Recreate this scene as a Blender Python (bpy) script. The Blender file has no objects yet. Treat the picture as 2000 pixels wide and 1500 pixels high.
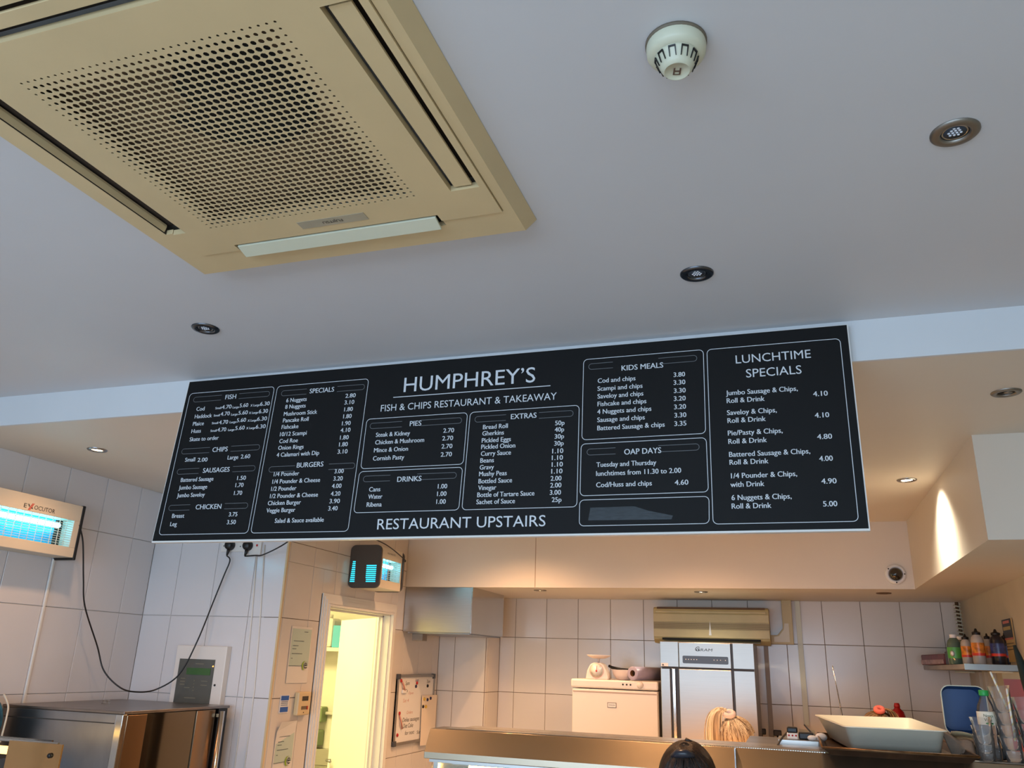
import bpy, math, random
from mathutils import Vector, Matrix
random.seed(7)
S = bpy.context.scene
COL = S.collection
ZC = 1.72                       # eye height: all coordinates below are relative to the eye, world z = z + ZC
PI = math.pi

# ---------------------------------------------------------------- camera
FPX = 1572.976
PITCH, ROLL, YAW = 0.3321698, 0.03430913, -0.32880355
fw = Vector((math.sin(YAW)*math.cos(PITCH), math.cos(YAW)*math.cos(PITCH), math.sin(PITCH)))
rt0 = Vector((math.cos(YAW), -math.sin(YAW), 0)); up0 = rt0.cross(fw)
RT = rt0*math.cos(ROLL) + up0*math.sin(ROLL); UP = -rt0*math.sin(ROLL) + up0*math.cos(ROLL)
cd = bpy.data.cameras.new('camera'); cam = bpy.data.objects.new('camera', cd); COL.objects.link(cam)
cd.sensor_width = 36; cd.lens = FPX/2000*36; cd.clip_start = 0.02
m = Matrix((RT, UP, -fw)).transposed().to_4x4(); m.translation = (0, 0, ZC); cam.matrix_world = m
S.camera = cam
# ---------------------------------------------------------------- world, light, exposure
W = bpy.data.worlds.new('world'); S.world = W; W.use_nodes = True
W.node_tree.nodes['Background'].inputs[0].default_value = (0.55, 0.7, 1, 1)
W.node_tree.nodes['Background'].inputs[1].default_value = 0.6
vs = S.view_settings
vs.view_transform = 'Standard'; vs.look = 'None'; vs.gamma = 1; vs.use_curve_mapping = False; vs.exposure = 0.0
DAY, WARM, COOL = (0.57, 0.77, 1.0), (1.0, 0.54, 0.27), (1.0, 0.88, 0.68)
def area(name, loc, rot, sx, sy, power, color):
    l = bpy.data.lights.new(name, 'AREA'); l.shape = 'RECTANGLE'; l.size = sx; l.size_y = sy
    l.energy = power; l.color = color
    o = bpy.data.objects.new(name, l); COL.objects.link(o); o.location = (loc[0], loc[1], loc[2]+ZC); o.rotation_euler = rot
    return o
def spot(name, loc, power, color, angle=120, blend=1.0, size=0.03, aim=(0, 0, -1), parent=None):
    l = bpy.data.lights.new(name, 'SPOT'); l.energy = power; l.color = color
    l.spot_size = math.radians(angle); l.spot_blend = blend; l.shadow_soft_size = size
    o = bpy.data.objects.new(name, l); COL.objects.link(o)
    o.rotation_euler = Vector(aim).to_track_quat('-Z', 'Y').to_euler()
    o.location = (loc[0], loc[1], loc[2]+ZC)
    return o
area('daylight_from_shopfront', (-1.1, -2.30, -0.10), (math.radians(45), 0, 0), 4.0, 1.8, 186, DAY)
S.cycles.transparent_max_bounces = 24
area('back_room_light', (-3.7, 4.7, 0.80), (0, 0, 0), 0.7, 0.7, 72, (1.0, 0.83, 0.33))
area('fryer_heat_glow', (-.30, 4.02, -.62), (math.radians(100), 0, 0), 1.3, .12, 8, (1.0, .42, .12))
SPOTS = [  # x, y, z of the ceiling downlights, power, colour, lit
    (-3.0, 2.83, .873, 18, WARM), (0.574, 4.13, .873, 60, COOL), (-0.55, 4.6, .873, 74, WARM),
    (-1.65, 4.75, .873, 82, WARM), (-2.0, 2.83, .873, 36, WARM), (-0.65, 2.83, .873, 50, WARM),
    (-1.616, 5.52, .477, 30, WARM), (-0.538, 5.60, .477, 30, COOL)]

# ---------------------------------------------------------------- helpers
def ray(px, py): return fw + RT*((px-1000)/FPX) - UP*((py-750)/FPX)
def at(px, py, ax, c):
    d = ray(px, py); return d*(c/d['XYZ'.index(ax)])
def lin(c): return tuple((v/12.92 if v <= .04045 else ((v+.055)/1.055)**2.4) for v in c)
MATS = {}
def mat(name, rgb, rough=.5, metal=0., var=.0, vscale=8, bump=0., bscale=60, emit=0., alpha=1., stretch=None, srgb=True, spec=.5, coat=0.):
    if name in MATS: return MATS[name]
    mt = bpy.data.materials.new(name); mt.use_nodes = True; nt = mt.node_tree; b = nt.nodes['Principled BSDF']
    c = lin(rgb) if srgb else rgb
    b.inputs['Base Color'].default_value = (*c, 1); b.inputs['Roughness'].default_value = rough
    b.inputs['Metallic'].default_value = metal; b.inputs['Specular IOR Level'].default_value = spec
    if coat: b.inputs['Coat Weight'].default_value = coat
    if alpha < 1: b.inputs['Alpha'].default_value = alpha
    if emit:
        b.inputs['Emission Color'].default_value = (*c, 1); b.inputs['Emission Strength'].default_value = emit
    if var or bump:
        tc = nt.nodes.new('ShaderNodeTexCoord'); mp = nt.nodes.new('ShaderNodeMapping')
        nt.links.new(tc.outputs['Object'], mp.inputs[0])
        if stretch: mp.inputs['Scale'].default_value = stretch
    if var:
        n = nt.nodes.new('ShaderNodeTexNoise'); n.inputs['Scale'].default_value = vscale; n.inputs['Detail'].default_value = 5
        nt.links.new(mp.outputs[0], n.inputs['Vector'])
        r = nt.nodes.new('ShaderNodeValToRGB')
        r.color_ramp.elements[0].position = .3; r.color_ramp.elements[1].position = .72
        r.color_ramp.elements[0].color = (*[v*(1-var) for v in c], 1); r.color_ramp.elements[1].color = (*[min(1, v*(1+var*.6)) for v in c], 1)
        nt.links.new(n.outputs['Fac'], r.inputs[0]); nt.links.new(r.outputs[0], b.inputs['Base Color'])
    if bump:
        n = nt.nodes.new('ShaderNodeTexNoise'); n.inputs['Scale'].default_value = bscale; n.inputs['Detail'].default_value = 3
        nt.links.new(mp.outputs[0], n.inputs['Vector'])
        bp = nt.nodes.new('ShaderNodeBump'); bp.inputs['Strength'].default_value = bump; bp.inputs['Distance'].default_value = .004
        nt.links.new(n.outputs['Fac'], bp.inputs['Height']); nt.links.new(bp.outputs[0], b.inputs['Normal'])
    MATS[name] = mt; return mt
def clear(name, rgb=(1, 1, 1), rough=.05, k=.25, dif=.0):
    mt = bpy.data.materials.new(name); mt.use_nodes = True; nt = mt.node_tree; nt.nodes.remove(nt.nodes['Principled BSDF'])
    out = nt.nodes['Material Output']; t = nt.nodes.new('ShaderNodeBsdfTransparent'); t.inputs[0].default_value = (*rgb, 1)
    g = nt.nodes.new('ShaderNodeBsdfGlossy'); g.inputs[0].default_value = (.9, .9, .9, 1); g.inputs['Roughness'].default_value = rough
    lw = nt.nodes.new('ShaderNodeLayerWeight'); lw.inputs['Blend'].default_value = k
    mx = nt.nodes.new('ShaderNodeMixShader'); nt.links.new(lw.outputs['Fresnel'], mx.inputs[0])
    df = nt.nodes.new('ShaderNodeBsdfDiffuse'); df.inputs[0].default_value = (.75, .74, .72, 1); m2 = nt.nodes.new('ShaderNodeMixShader')
    m2.inputs[0].default_value = dif; nt.links.new(t.outputs[0], m2.inputs[1]); nt.links.new(df.outputs[0], m2.inputs[2]); t = m2
    nt.links.new(t.outputs[0], mx.inputs[1]); nt.links.new(g.outputs[0], mx.inputs[2]); nt.links.new(mx.outputs[0], out.inputs[0])
    MATS[name] = mt; return mt

def frame_of(d):
    d = Vector(d).normalized(); a = Vector((0, 0, 1)) if abs(d.z) < .9 else Vector((1, 0, 0))
    u = d.cross(a).normalized(); return u, d.cross(u).normalized(), d
class MB:
    def __init__(s): s.v = []; s.f = []; s.sm = []
    def add(s, vs_, fs, smooth=False):
        n = len(s.v); s.v += [tuple(p) for p in vs_]; s.f += [tuple(i+n for i in f) for f in fs]; s.sm += [smooth]*len(fs); return s
    def box(s, x0, x1, y0, y1, z0, z1):
        if x0 > x1: x0, x1 = x1, x0
        if y0 > y1: y0, y1 = y1, y0
        if z0 > z1: z0, z1 = z1, z0
        return s.add([(x, y, z) for z in (z0, z1) for y in (y0, y1) for x in (x0, x1)],
                     [(0, 2, 3, 1), (4, 5, 7, 6), (0, 1, 5, 4), (2, 6, 7, 3), (0, 4, 6, 2), (1, 3, 7, 5)])
    def obox(s, o, a, b, c):     # oriented box: corner o and three edge vectors
        o, a, b, c = map(Vector, (o, a, b, c))
        return s.add([o, o+a, o+b, o+a+b, o+c, o+a+c, o+b+c, o+a+b+c],
                     [(0, 2, 3, 1), (4, 5, 7, 6), (0, 1, 5, 4), (2, 6, 7, 3), (0, 4, 6, 2), (1, 3, 7, 5)])
    def hexa(s, bot, top):       # bottom quad, top quad
        return s.add(list(bot)+list(top), [(3, 2, 1, 0), (4, 5, 6, 7), (0, 1, 5, 4), (1, 2, 6, 5), (2, 3, 7, 6), (3, 0, 4, 7)])
    def prism(s, poly, d):       # planar polygon (3d points) extruded by vector d
        n = len(poly); d = Vector(d); vs_ = [Vector(p) for p in poly]; vs_ += [p+d for p in vs_]
        return s.add(vs_, [tuple(range(n-1, -1, -1)), tuple(range(n, 2*n))]+[(i, (i+1) % n, (i+1) % n+n, i+n) for i in range(n)])
    def rev(s, c, prof, axis=(0, 0, 1), n=24, sx=1, sy=1, smooth=True, cap=True):   # profile of (radius, height) about the axis
        u, w, d = frame_of(axis); c = Vector(c); vs_ = []; fs = []
        for r, h in prof:
            for k in range(n):
                a = 2*PI*k/n; vs_.append(c+d*h+u*(r*sx*math.cos(a))+w*(r*sy*math.sin(a)))
        for j in range(len(prof)-1):
            for k in range(n):
                k2 = (k+1) % n; fs.append((j*n+k, j*n+k2, (j+1)*n+k2, (j+1)*n+k))
        if cap:
            if prof[0][0] > 1e-5: fs.append(tuple(range(n-1, -1, -1)))
            if prof[-1][0] > 1e-5: fs.append(tuple(range((len(prof)-1)*n, len(prof)*n)))
        return s.add(vs_, fs, smooth)
    def cyl(s, p0, p1, r, r2=None, n=16):
        p0, p1 = Vector(p0), Vector(p1); L = (p1-p0).length
        return s.rev(p0, [(r, 0), (r if r2 is None else r2, L)], p1-p0, n, smooth=True)
    def tube(s, pts, r, n=8, rs=None):
        pts = [Vector(p) for p in pts]; vs_ = []; fs = []; u = None
        for i, p in enumerate(pts):
            d = (pts[min(i+1, len(pts)-1)]-pts[max(i-1, 0)]).normalized()
            if u is None: u, w, _ = frame_of(d)
            else:
                u = (u-d*u.dot(d)).normalized(); w = d.cross(u)
            rr = rs[i] if rs else r
            for k in range(n):
                a = 2*PI*k/n; vs_.append(p+u*(rr*math.cos(a))+w*(rr*math.sin(a)))
        for j in range(len(pts)-1):
            for k in range(n):
                k2 = (k+1) % n; fs.append((j*n+k, j*n+k2, (j+1)*n+k2, (j+1)*n+k))
        fs.append(tuple(range(n-1, -1, -1))); fs.append(tuple(range((len(pts)-1)*n, len(pts)*n)))
        return s.add(vs_, fs, True)
    def ell(s, c, rx, ry, rz, n=20, m_=12, z0=-1., z1=1.):
        vs_ = []; fs = []
        for j in range(m_+1):
            t = math.asin(z0)+(math.asin(z1)-math.asin(z0))*j/m_
            for k in range(n):
                a = 2*PI*k/n; vs_.append((c[0]+rx*math.cos(t)*math.cos(a), c[1]+ry*math.cos(t)*math.sin(a), c[2]+rz*math.sin(t)))
        for j in range(m_):
            for k in range(n):
                k2 = (k+1) % n; fs.append((j*n+k, j*n+k2, (j+1)*n+k2, (j+1)*n+k))
        return s.add(vs_, fs, True)
    def build(s, name, material, parent=None, bev=0., thick=0.):
        me = bpy.data.meshes.new(name); off = Vector((0, 0, ZC)); p = parent; base = Vector((0, 0, 0))
        while p is not None: base += p.location; p = p.parent
        if parent is None:       # own origin at the bottom centre
            xs, ys, zs = zip(*s.v); base = Vector(((min(xs)+max(xs))/2, (min(ys)+max(ys))/2, min(zs)+ZC))
        o = bpy.data.objects.new(name, me)
        sh = off-base
        me.from_pydata([Vector(v)+sh for v in s.v], [], s.f); me.materials.append(material)
        me.polygons.foreach_set('use_smooth', s.sm); me.update()
        if parent is None: o.location = base
        else: o.parent = parent
        COL.objects.link(o)
        if thick: md = o.modifiers.new('solid', 'SOLIDIFY'); md.thickness = thick; md.offset = 0
        if bev:
            md = o.modifiers.new('bevel', 'BEVEL'); md.width = bev; md.segments = 2; md.limit_method = 'ANGLE'; md.angle_limit = .6
            md.harden_normals = False
        return o
def thing(name, label, cat, loc, group=None):
    o = bpy.data.objects.new(name, None); COL.objects.link(o); o.location = (loc[0], loc[1], loc[2]+ZC); o.empty_display_size = .05
    o['label'] = label; o['category'] = cat
    if group: o['group'] = group
    return o
def tag(o, label, cat, group=None):
    o['label'] = label; o['category'] = cat
    if group: o['group'] = group
    return o
def struct(o): o['kind'] = 'structure'; return o
def stuff(o): o['kind'] = 'stuff'; return o
def lab(o, t): o['label'] = t; return o

# lettering: outlines of the built-in font turned into thin meshes
_fc = {}
def glyphs(t, extr=True):
    if t in _fc: return _fc[t]
    c = bpy.data.curves.new('t', 'FONT'); c.body = t; c.size = 1; c.resolution_u = 3
    o = bpy.data.objects.new('t', c); COL.objects.link(o); bpy.context.view_layer.update()
    dg = bpy.context.evaluated_depsgraph_get(); e = o.evaluated_get(dg); me = e.to_mesh()
    vs_ = [(v.co.x, v.co.y) for v in me.vertices]; fs = [tuple(p.vertices) for p in me.polygons]
    e.to_mesh_clear(); bpy.data.objects.remove(o); bpy.data.curves.remove(c)
    _fc[t] = (vs_, fs); return _fc[t]
_cap = None
def text(mb, t, p, r, u, w, cap, shear=0.):
    """write t on mb: left end of the baseline p, right vector r, up vector u, total width w, capital height cap"""
    global _cap
    if _cap is None: _cap = max(v[1] for v in glyphs('H')[0])
    vs_, fs = glyphs(t); x0 = min(v[0] for v in vs_); x1 = max(v[0] for v in vs_)
    k = w/(x1-x0); kc = cap/_cap; p, r, u = Vector(p), Vector(r), Vector(u)
    mb.add([p+r*((v[0]-x0)*k+v[1]*kc*shear)+u*(v[1]*kc) for v in vs_], fs)
def rrect(cx0, cx1, cz0, cz1, rad, n=5):
    pts = []
    for (cx, cz, a0) in ((cx1-rad, cz1-rad, 0), (cx0+rad, cz1-rad, 90), (cx0+rad, cz0+rad, 180), (cx1-rad, cz0+rad, 270)):
        for k in range(n+1):
            a = math.radians(a0+90*k/n); pts.append((cx+rad*math.cos(a), cz+rad*math.sin(a)))
    return pts
def stroke(mb, pts, w, mp, closed=True):   # flat ribbon of width w along 2d points, mapped to 3d by mp
    n = len(pts); L = []; R = []
    for i in range(n):
        a = pts[(i-1) % n] if (closed or i > 0) else pts[i]; b = pts[(i+1) % n] if (closed or i < n-1) else pts[i]
        dx, dz = b[0]-a[0], b[1]-a[1]; l = math.hypot(dx, dz) or 1; nx, nz = -dz/l*w/2, dx/l*w/2
        L.append(mp(pts[i][0]+nx, pts[i][1]+nz)); R.append(mp(pts[i][0]-nx, pts[i][1]-nz))
    mb.add(L+R, [(i, (i+1) % n, (i+1) % n+n, i+n) for i in range(n if closed else n-1)])

# ---------------------------------------------------------------- materials
M_ceil = mat('ceiling_paint', (.80, .80, .81), .55, var=.02, vscale=2.5, bump=.08, bscale=35)
M_low = mat('lower_ceiling_paint', (.86, .82, .76), .5, var=.03, vscale=2, bump=.06, bscale=30)
M_fascia = mat('fascia_paint', (.84, .85, .86), .55, var=.02, vscale=3)
M_plaster = mat('yellowed_plaster', (.77, .72, .62), .6, var=.1, vscale=3, bump=.1, bscale=30)
M_floor = mat('floor_tile_pale', (.80, .78, .75), .35, var=.08, vscale=5)
M_groutw = mat('pale_grout', (.74, .72, .70), .8)
M_grout = mat('kitchen_grout', (.42, .34, .26), .85, var=.2, vscale=6)
M_tilew = mat('white_glazed_tile', (.84, .84, .85), .16, var=.02, vscale=3, bump=.10, bscale=9)
M_tilek = mat('kitchen_glazed_tile', (.83, .80, .76), .2, var=.03, vscale=3, bump=.10, bscale=9)
M_white = mat('white_gloss_paint', (.88, .87, .84), .35, var=.02, vscale=4)
M_steel = mat('brushed_steel', (.72, .71, .69), .3, 1., var=.06, vscale=6, stretch=(1, 1, 40))
M_steeld = mat('smeared_steel', (.60, .61, .63), .32, 1., var=.25, vscale=5, stretch=(1, 1, .6))
M_steelv = mat('steel_polished', (.78, .77, .75), .16, 1.)
M_chrome = mat('chrome', (.62, .62, .63), .2, 1.)
M_black = mat('black_plastic', (.05, .05, .055), .4)
M_dark = mat('dark_void', (.03, .03, .03), .8)
M_cream = mat('yellowed_plastic', (.82, .73, .56), .42, var=.05, vscale=6)
M_creaml = mat('pale_cream_plastic', (.79, .79, .70), .4, var=.03, vscale=6)
M_casing = mat('cream_casing', (.82, .79, .72), .4)
M_print = mat('white_lettering', (.82, .84, .86), .6)
M_printd = mat('dim_outline', (.42, .43, .44), .6)
M_board = mat('black_board', (.055, .055, .06), .6, var=.1, vscale=5, bump=.03, bscale=200, spec=.22)
M_plw = mat('white_plastic', (.88, .87, .85), .35)
M_ink = mat('black_ink', (.08, .08, .09), .6)
M_red = mat('red_plastic', (.72, .10, .09), .4)
M_blue = mat('blue_plastic', (.12, .28, .48), .4, var=.1, vscale=10)
M_uv = mat('uv_tube', (.50, .90, 1.), .3, emit=16)
M_glow = mat('uv_reflector', (.02, .66, .86), .5)  # cyan glow of the tube put into the reflector's base colour
CLEAR = clear('clear_plastic', (.95, .95, .95), .06, .28, .08)
GLASS = clear('glass_pane', (.95, .96, .96), .02, .05)

# ================================================================ the setting
XL, XR, XC = -3.46, 1.10, -2.56      # left wall, right wall, passage wall
YB, YS, YK, YF = 3.83, 5.98, 6.28, 2.42   # wall beside the oven, short tiled return, kitchen wall, fascia
Z1, Z2, Z3, ZF = 1.0, .873, .477, -1.72
YR = -2.5
def slab(name, x0, x1, y0, y1, z0, z1, m_): return struct(MB().box(x0, x1, y0, y1, z0, z1).build(name, m_))
slab('floor', XL-1.6, XR+.1, YR-.1, YK+.3, ZF-.1, ZF, M_floor)
slab('ceiling', XL-.1, XR+.1, YR-.1, YF, Z1, Z1+.15, M_ceil)
c2 = slab('ceiling.001', XL-.1, XR+.1, YF+.012, 5.316, Z2, Z2+.15, M_low)
slab('trim_1', XL-.1, XR+.1, YF, YF+.012, Z2-.002, Z1+.13, M_fascia)      # the fascia between the two ceilings
w = slab('wall_left', XL-.1, XL, YR-.1, YB+.1, ZF, Z1, M_groutw)
wb = slab('wall_back_left', XL, XC-.1, YB, YB+.1, ZF, Z2, M_groutw)
wr = slab('wall_right', XR, XR+.1, YR-.1, YK+.1, ZF, Z1, M_plaster)
wk = slab('wall_back', -2.173, XR, YK, YK+.1, ZF, Z3+.02, M_grout)
ws = slab('wall_return', XC-.1, -2.173, YS, YK+.1, ZF, Z3+.02, M_grout)
# passage wall with the doorway
D0, D1, DT = 4.28, 5.13, .285
wc = struct(MB().box(XC-.1, XC, YB, D0, ZF, Z2).box(XC-.1, XC, D1, YS, ZF, Z2).box(XC-.1, XC, D0, D1, DT, Z2).build('wall_passage', M_grout))
# bulkhead over the kitchen: long face, return face and the lower ceiling
bk = struct(MB().box(XC, .711, 5.316, 5.34, Z3, Z2).box(.711, .735, 3.352, 5.34, Z3, Z2).box(.735, XR, 3.352, 3.376, Z3, Z2).build('trim_2', M_low))
MB().box(-1.604, -1.600, 5.3150, 5.3165, Z3+.002, Z2-.002).build('panel_joint', mat('joint_tan', (.62, .52, .42), .8), bk)  # thin tan strip marking the joint between two bulkhead panels
slab('ceiling.002', XC-.1, .735, 5.34, YK+.1, Z3, Z3+.08, M_low)
slab('ceiling.003', .735, XR+.1, 3.376, YK+.1, Z3, Z3+.08, M_low)
# shop front behind the camera: wall round a wide opening for the daylight
fr = struct(MB().box(XL, XR, YR-.1, YR, .55, Z1).box(XL, XR, YR-.1, YR, ZF, -1.65).box(XL, -3.15, YR-.1, YR, -1.65, .55).box(.95, XR, YR-.1, YR, -1.65, .55).build('wall_front', M_white))
# back room behind the doorway
struct(MB().box(-4.7, -4.6, YB+.1, 6.5, ZF, .85).build('wall_back_room_side', M_white))
struct(MB().box(-4.7, XC-.1, 6.4, 6.5, ZF, .85).build('wall_back_room', M_white))
struct(MB().box(-4.7, XL-.1, YB, YB+.1, ZF, .85).build('wall_back_room_near', M_white))
slab('ceiling.004', -4.7, XC-.1, YB+.1, 6.5, .85, .95, M_white)

# ---- tiles, each one an object under its wall
TW, TH, J = .252, .402, .003
TCACHE = {}
def tile(parent, axis, plane, sgn, a0, a1, z0, z1, m_):
    """one tile on the plane; axis is the direction the wall runs in; sgn the side the glazed face looks to"""
    w_, h_ = a1-a0, z1-z0
    if w_ < .012 or h_ < .012: return
    key = (axis, sgn, round(w_, 3), round(h_, 3), m_.name)
    if key not in TCACHE:
        t, b = .005, .0015; hw, hh = w_/2, h_/2
        P = [(-hw, 0, -hh), (hw, 0, -hh), (hw, 0, hh), (-hw, 0, hh), (-hw, t-b, -hh), (hw, t-b, -hh), (hw, t-b, hh), (-hw, t-b, hh),
             (-hw+b, t, -hh+b), (hw-b, t, -hh+b), (hw-b, t, hh-b), (-hw+b, t, hh-b)]
        F = [(0, 1, 5, 4), (1, 2, 6, 5), (2, 3, 7, 6), (3, 0, 4, 7), (4, 5, 9, 8), (5, 6, 10, 9), (6, 7, 11, 10), (7, 4, 8, 11), (8, 9, 10, 11)]
        if axis == 'X': P = [(x, sgn*y, z) for x, y, z in P]; flip = sgn > 0
        else: P = [(sgn*y, x, z) for x, y, z in P]; flip = sgn < 0
        if flip: F = [f[::-1] for f in F]
        me = bpy.data.meshes.new('tile'); me.from_pydata(P, [], F); me.materials.append(m_); me.update(); TCACHE[key] = me
    o = bpy.data.objects.new('tile', TCACHE[key]); COL.objects.link(o); o.parent = parent
    ca, cz = (a0+a1)/2, (z0+z1)/2
    wpos = Vector((ca, plane, cz+ZC)) if axis == 'X' else Vector((plane, ca, cz+ZC))
    o.location = wpos-parent.location
    k = .0022
    o.rotation_euler = (random.uniform(-k, k), 0, random.uniform(-k, k)) if axis == 'X' else (0, random.uniform(-k, k), random.uniform(-k, k))
def tiling(parent, axis, plane, sgn, a0, a1, z0, z1, phase, m_, skip=()):
    k = math.floor((a0-phase)/TW)
    while phase+k*TW < a1-.001:
        p0, p1 = max(a0, phase+k*TW+J/2), min(a1, phase+(k+1)*TW-J/2)
        j = math.floor((z0+.218)/TH)
        while -.218+j*TH < z1-.001:
            q0, q1 = max(z0, -.219+j*TH+J/2), min(z1, -.219+(j+1)*TH-J/2)
            cells = [(p0, p1, q0, q1)]
            for (s0, s1, t0, t1) in skip:
                nc = []
                for (a, b, c, d) in cells:
                    if b <= s0 or a >= s1 or d <= t0 or c >= t1: nc.append((a, b, c, d)); continue
                    if a < s0: nc.append((a, s0, c, d)); a = s0
                    if b > s1: nc.append((s1, b, c, d)); b = s1
                    if d > t1: nc.append((a, b, t1, d))
                    if c < t0: nc.append((a, b, c, t0))
                cells = nc
            for c in cells: tile(parent, axis, plane, sgn, *c, m_)
            j += 1
        k += 1
ZT = -1.02
tiling(w, 'Y', XL, 1, 1.9, YB-.006, ZT, Z2, 3.146, M_tilew)
tiling(wb, 'X', YB, -1, XL+.006, XC, ZT, Z2, -2.758, M_tilew)
tiling(wc, 'Y', XC, 1, YB, YS-.006, ZT, Z3, 4.100, M_tilek, skip=[(D0-.065, D1+.065, -3, DT+.055)])
tiling(wc, 'Y', XC, 1, YB, 5.31, Z3+.001, Z2, 4.100, M_tilek)
tiling(ws, 'X', YS, -1, XC+.006, -2.176, ZT, Z3, -2.425, M_tilek)
tiling(ws, 'Y', -2.173, 1, YS+.002, YK-.006, ZT, Z3, 6.03, M_tilek)
tiling(wk, 'X', YK, -1, -2.167, XR, ZT, Z3, -2.043, M_tilek)
# white corner bead of the passage wall
struct(MB().box(XC-.004, XC+.007, YB-.008, YB+.004, ZF, Z2).build('trim_3', M_cream))

# ---- doorway: frame, door leaf
dr = struct(MB().box(XC-.10, XC+.004, D0, D0+.018, ZF, DT).box(XC-.10, XC+.004, D1-.018, D1, ZF, DT).box(XC-.10, XC+.004, D0, D1, DT-.018, DT).build('door_1', M_white))
fb = MB()
for (a, b, t) in ((0, .07, .008), (.006, .054, .014), (.014, .038, .019), (.0006, .012, .022)):
    fb.box(XC+.005, XC+.005+t, D0+.012-b, D0+.012-a, ZF, DT-.012+b)
    fb.box(XC+.005, XC+.005+t, D1-.012+a, D1-.012+b, ZF, DT-.012+b)
    fb.box(XC+.005, XC+.005+t, D0+.012-a, D1-.012+a, DT-.012+a, DT-.012+b)
fb.build('architrave', M_white, dr)
MB().box(XC-.06, XC-.045, D0+.018, D0+.03, ZF, DT-.018).box(XC-.06, XC-.045, D1-.03, D1-.018, ZF, DT-.018).box(XC-.06, XC-.045, D0+.018, D1-.018, DT-.03, DT-.018).build('door_stop', M_white, dr)
h = Vector((XC-.075, D1-.03, 0)); ld = Vector((-.75, .661, 0)); nn = Vector((.661, .75, 0))
lf = MB().obox(h+Vector((0, 0, ZF+.01)), ld*.76, nn*.038, (0, 0, DT-.03-ZF-.01)).build('door_leaf', M_white, dr, bev=.002)
MB().cyl(h+ld*.70-nn*.03+Vector((0, 0, -.7)), h+ld*.62-nn*.03+Vector((0, 0, -.7)), .009).cyl(h+ld*.70-nn*.03+Vector((0, 0, -.7)), h+ld*.70+Vector((0, 0, -.7)), .009).build('door_handle', M_chrome, lf)

# ================================================================ menu board
X3 = Vector((1, 0, 0)); Y3 = Vector((0, 1, 0)); Z3v = Vector((0, 0, 1))
bd = thing('menu_board', 'long black menu board with white lettering hung under the ceiling edge', 'menu board', (-.97, YF-.03, .36))
BF = YF-.030
TL, TR_, BL, BR_ = (-2.158, .994), (.232, .990), (-2.203, .371), (.2305, .3735)
KY = BF/2.42   # the measured positions were taken on the plane y = 2.42
TL, TR_, BL, BR_ = [(a*KY, b*KY) for a, b in (TL, TR_, BL, BR_)]
def q(p, y): return (p[0], y, p[1])
MB().hexa([q(BL, BF), q(BR_, BF), q(TR_, BF), q(TL, BF)], [q(BL, YF-.003), q(BR_, YF-.003), q(TR_, YF-.003), q(TL, YF-.003)]).build('backing_panel', M_plw, bd)
ins = .0035
MB().hexa([q((BL[0]+ins, BL[1]+.006), BF-.0015), q((BR_[0]-ins, BR_[1]+.006), BF-.0015), q((TR_[0]-ins, TR_[1]-.002), BF-.0015), q((TL[0]+ins, TL[1]-.002), BF-.0015)],
          [q((BL[0]+ins, BL[1]+.006), BF), q((BR_[0]-ins, BR_[1]+.006), BF), q((TR_[0]-ins, TR_[1]-.002), BF), q((TL[0]+ins, TL[1]-.002), BF)]).build('black_face', M_board, bd)
BY = BF-.0021
def bp(x, z): return Vector((x*KY, BY, z*KY))
CAPS = dict(t=.0175, i=.0152, n=.0150, s=.0085, H=.0530, T=.0240, R=.0345, L=.0265)
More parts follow.
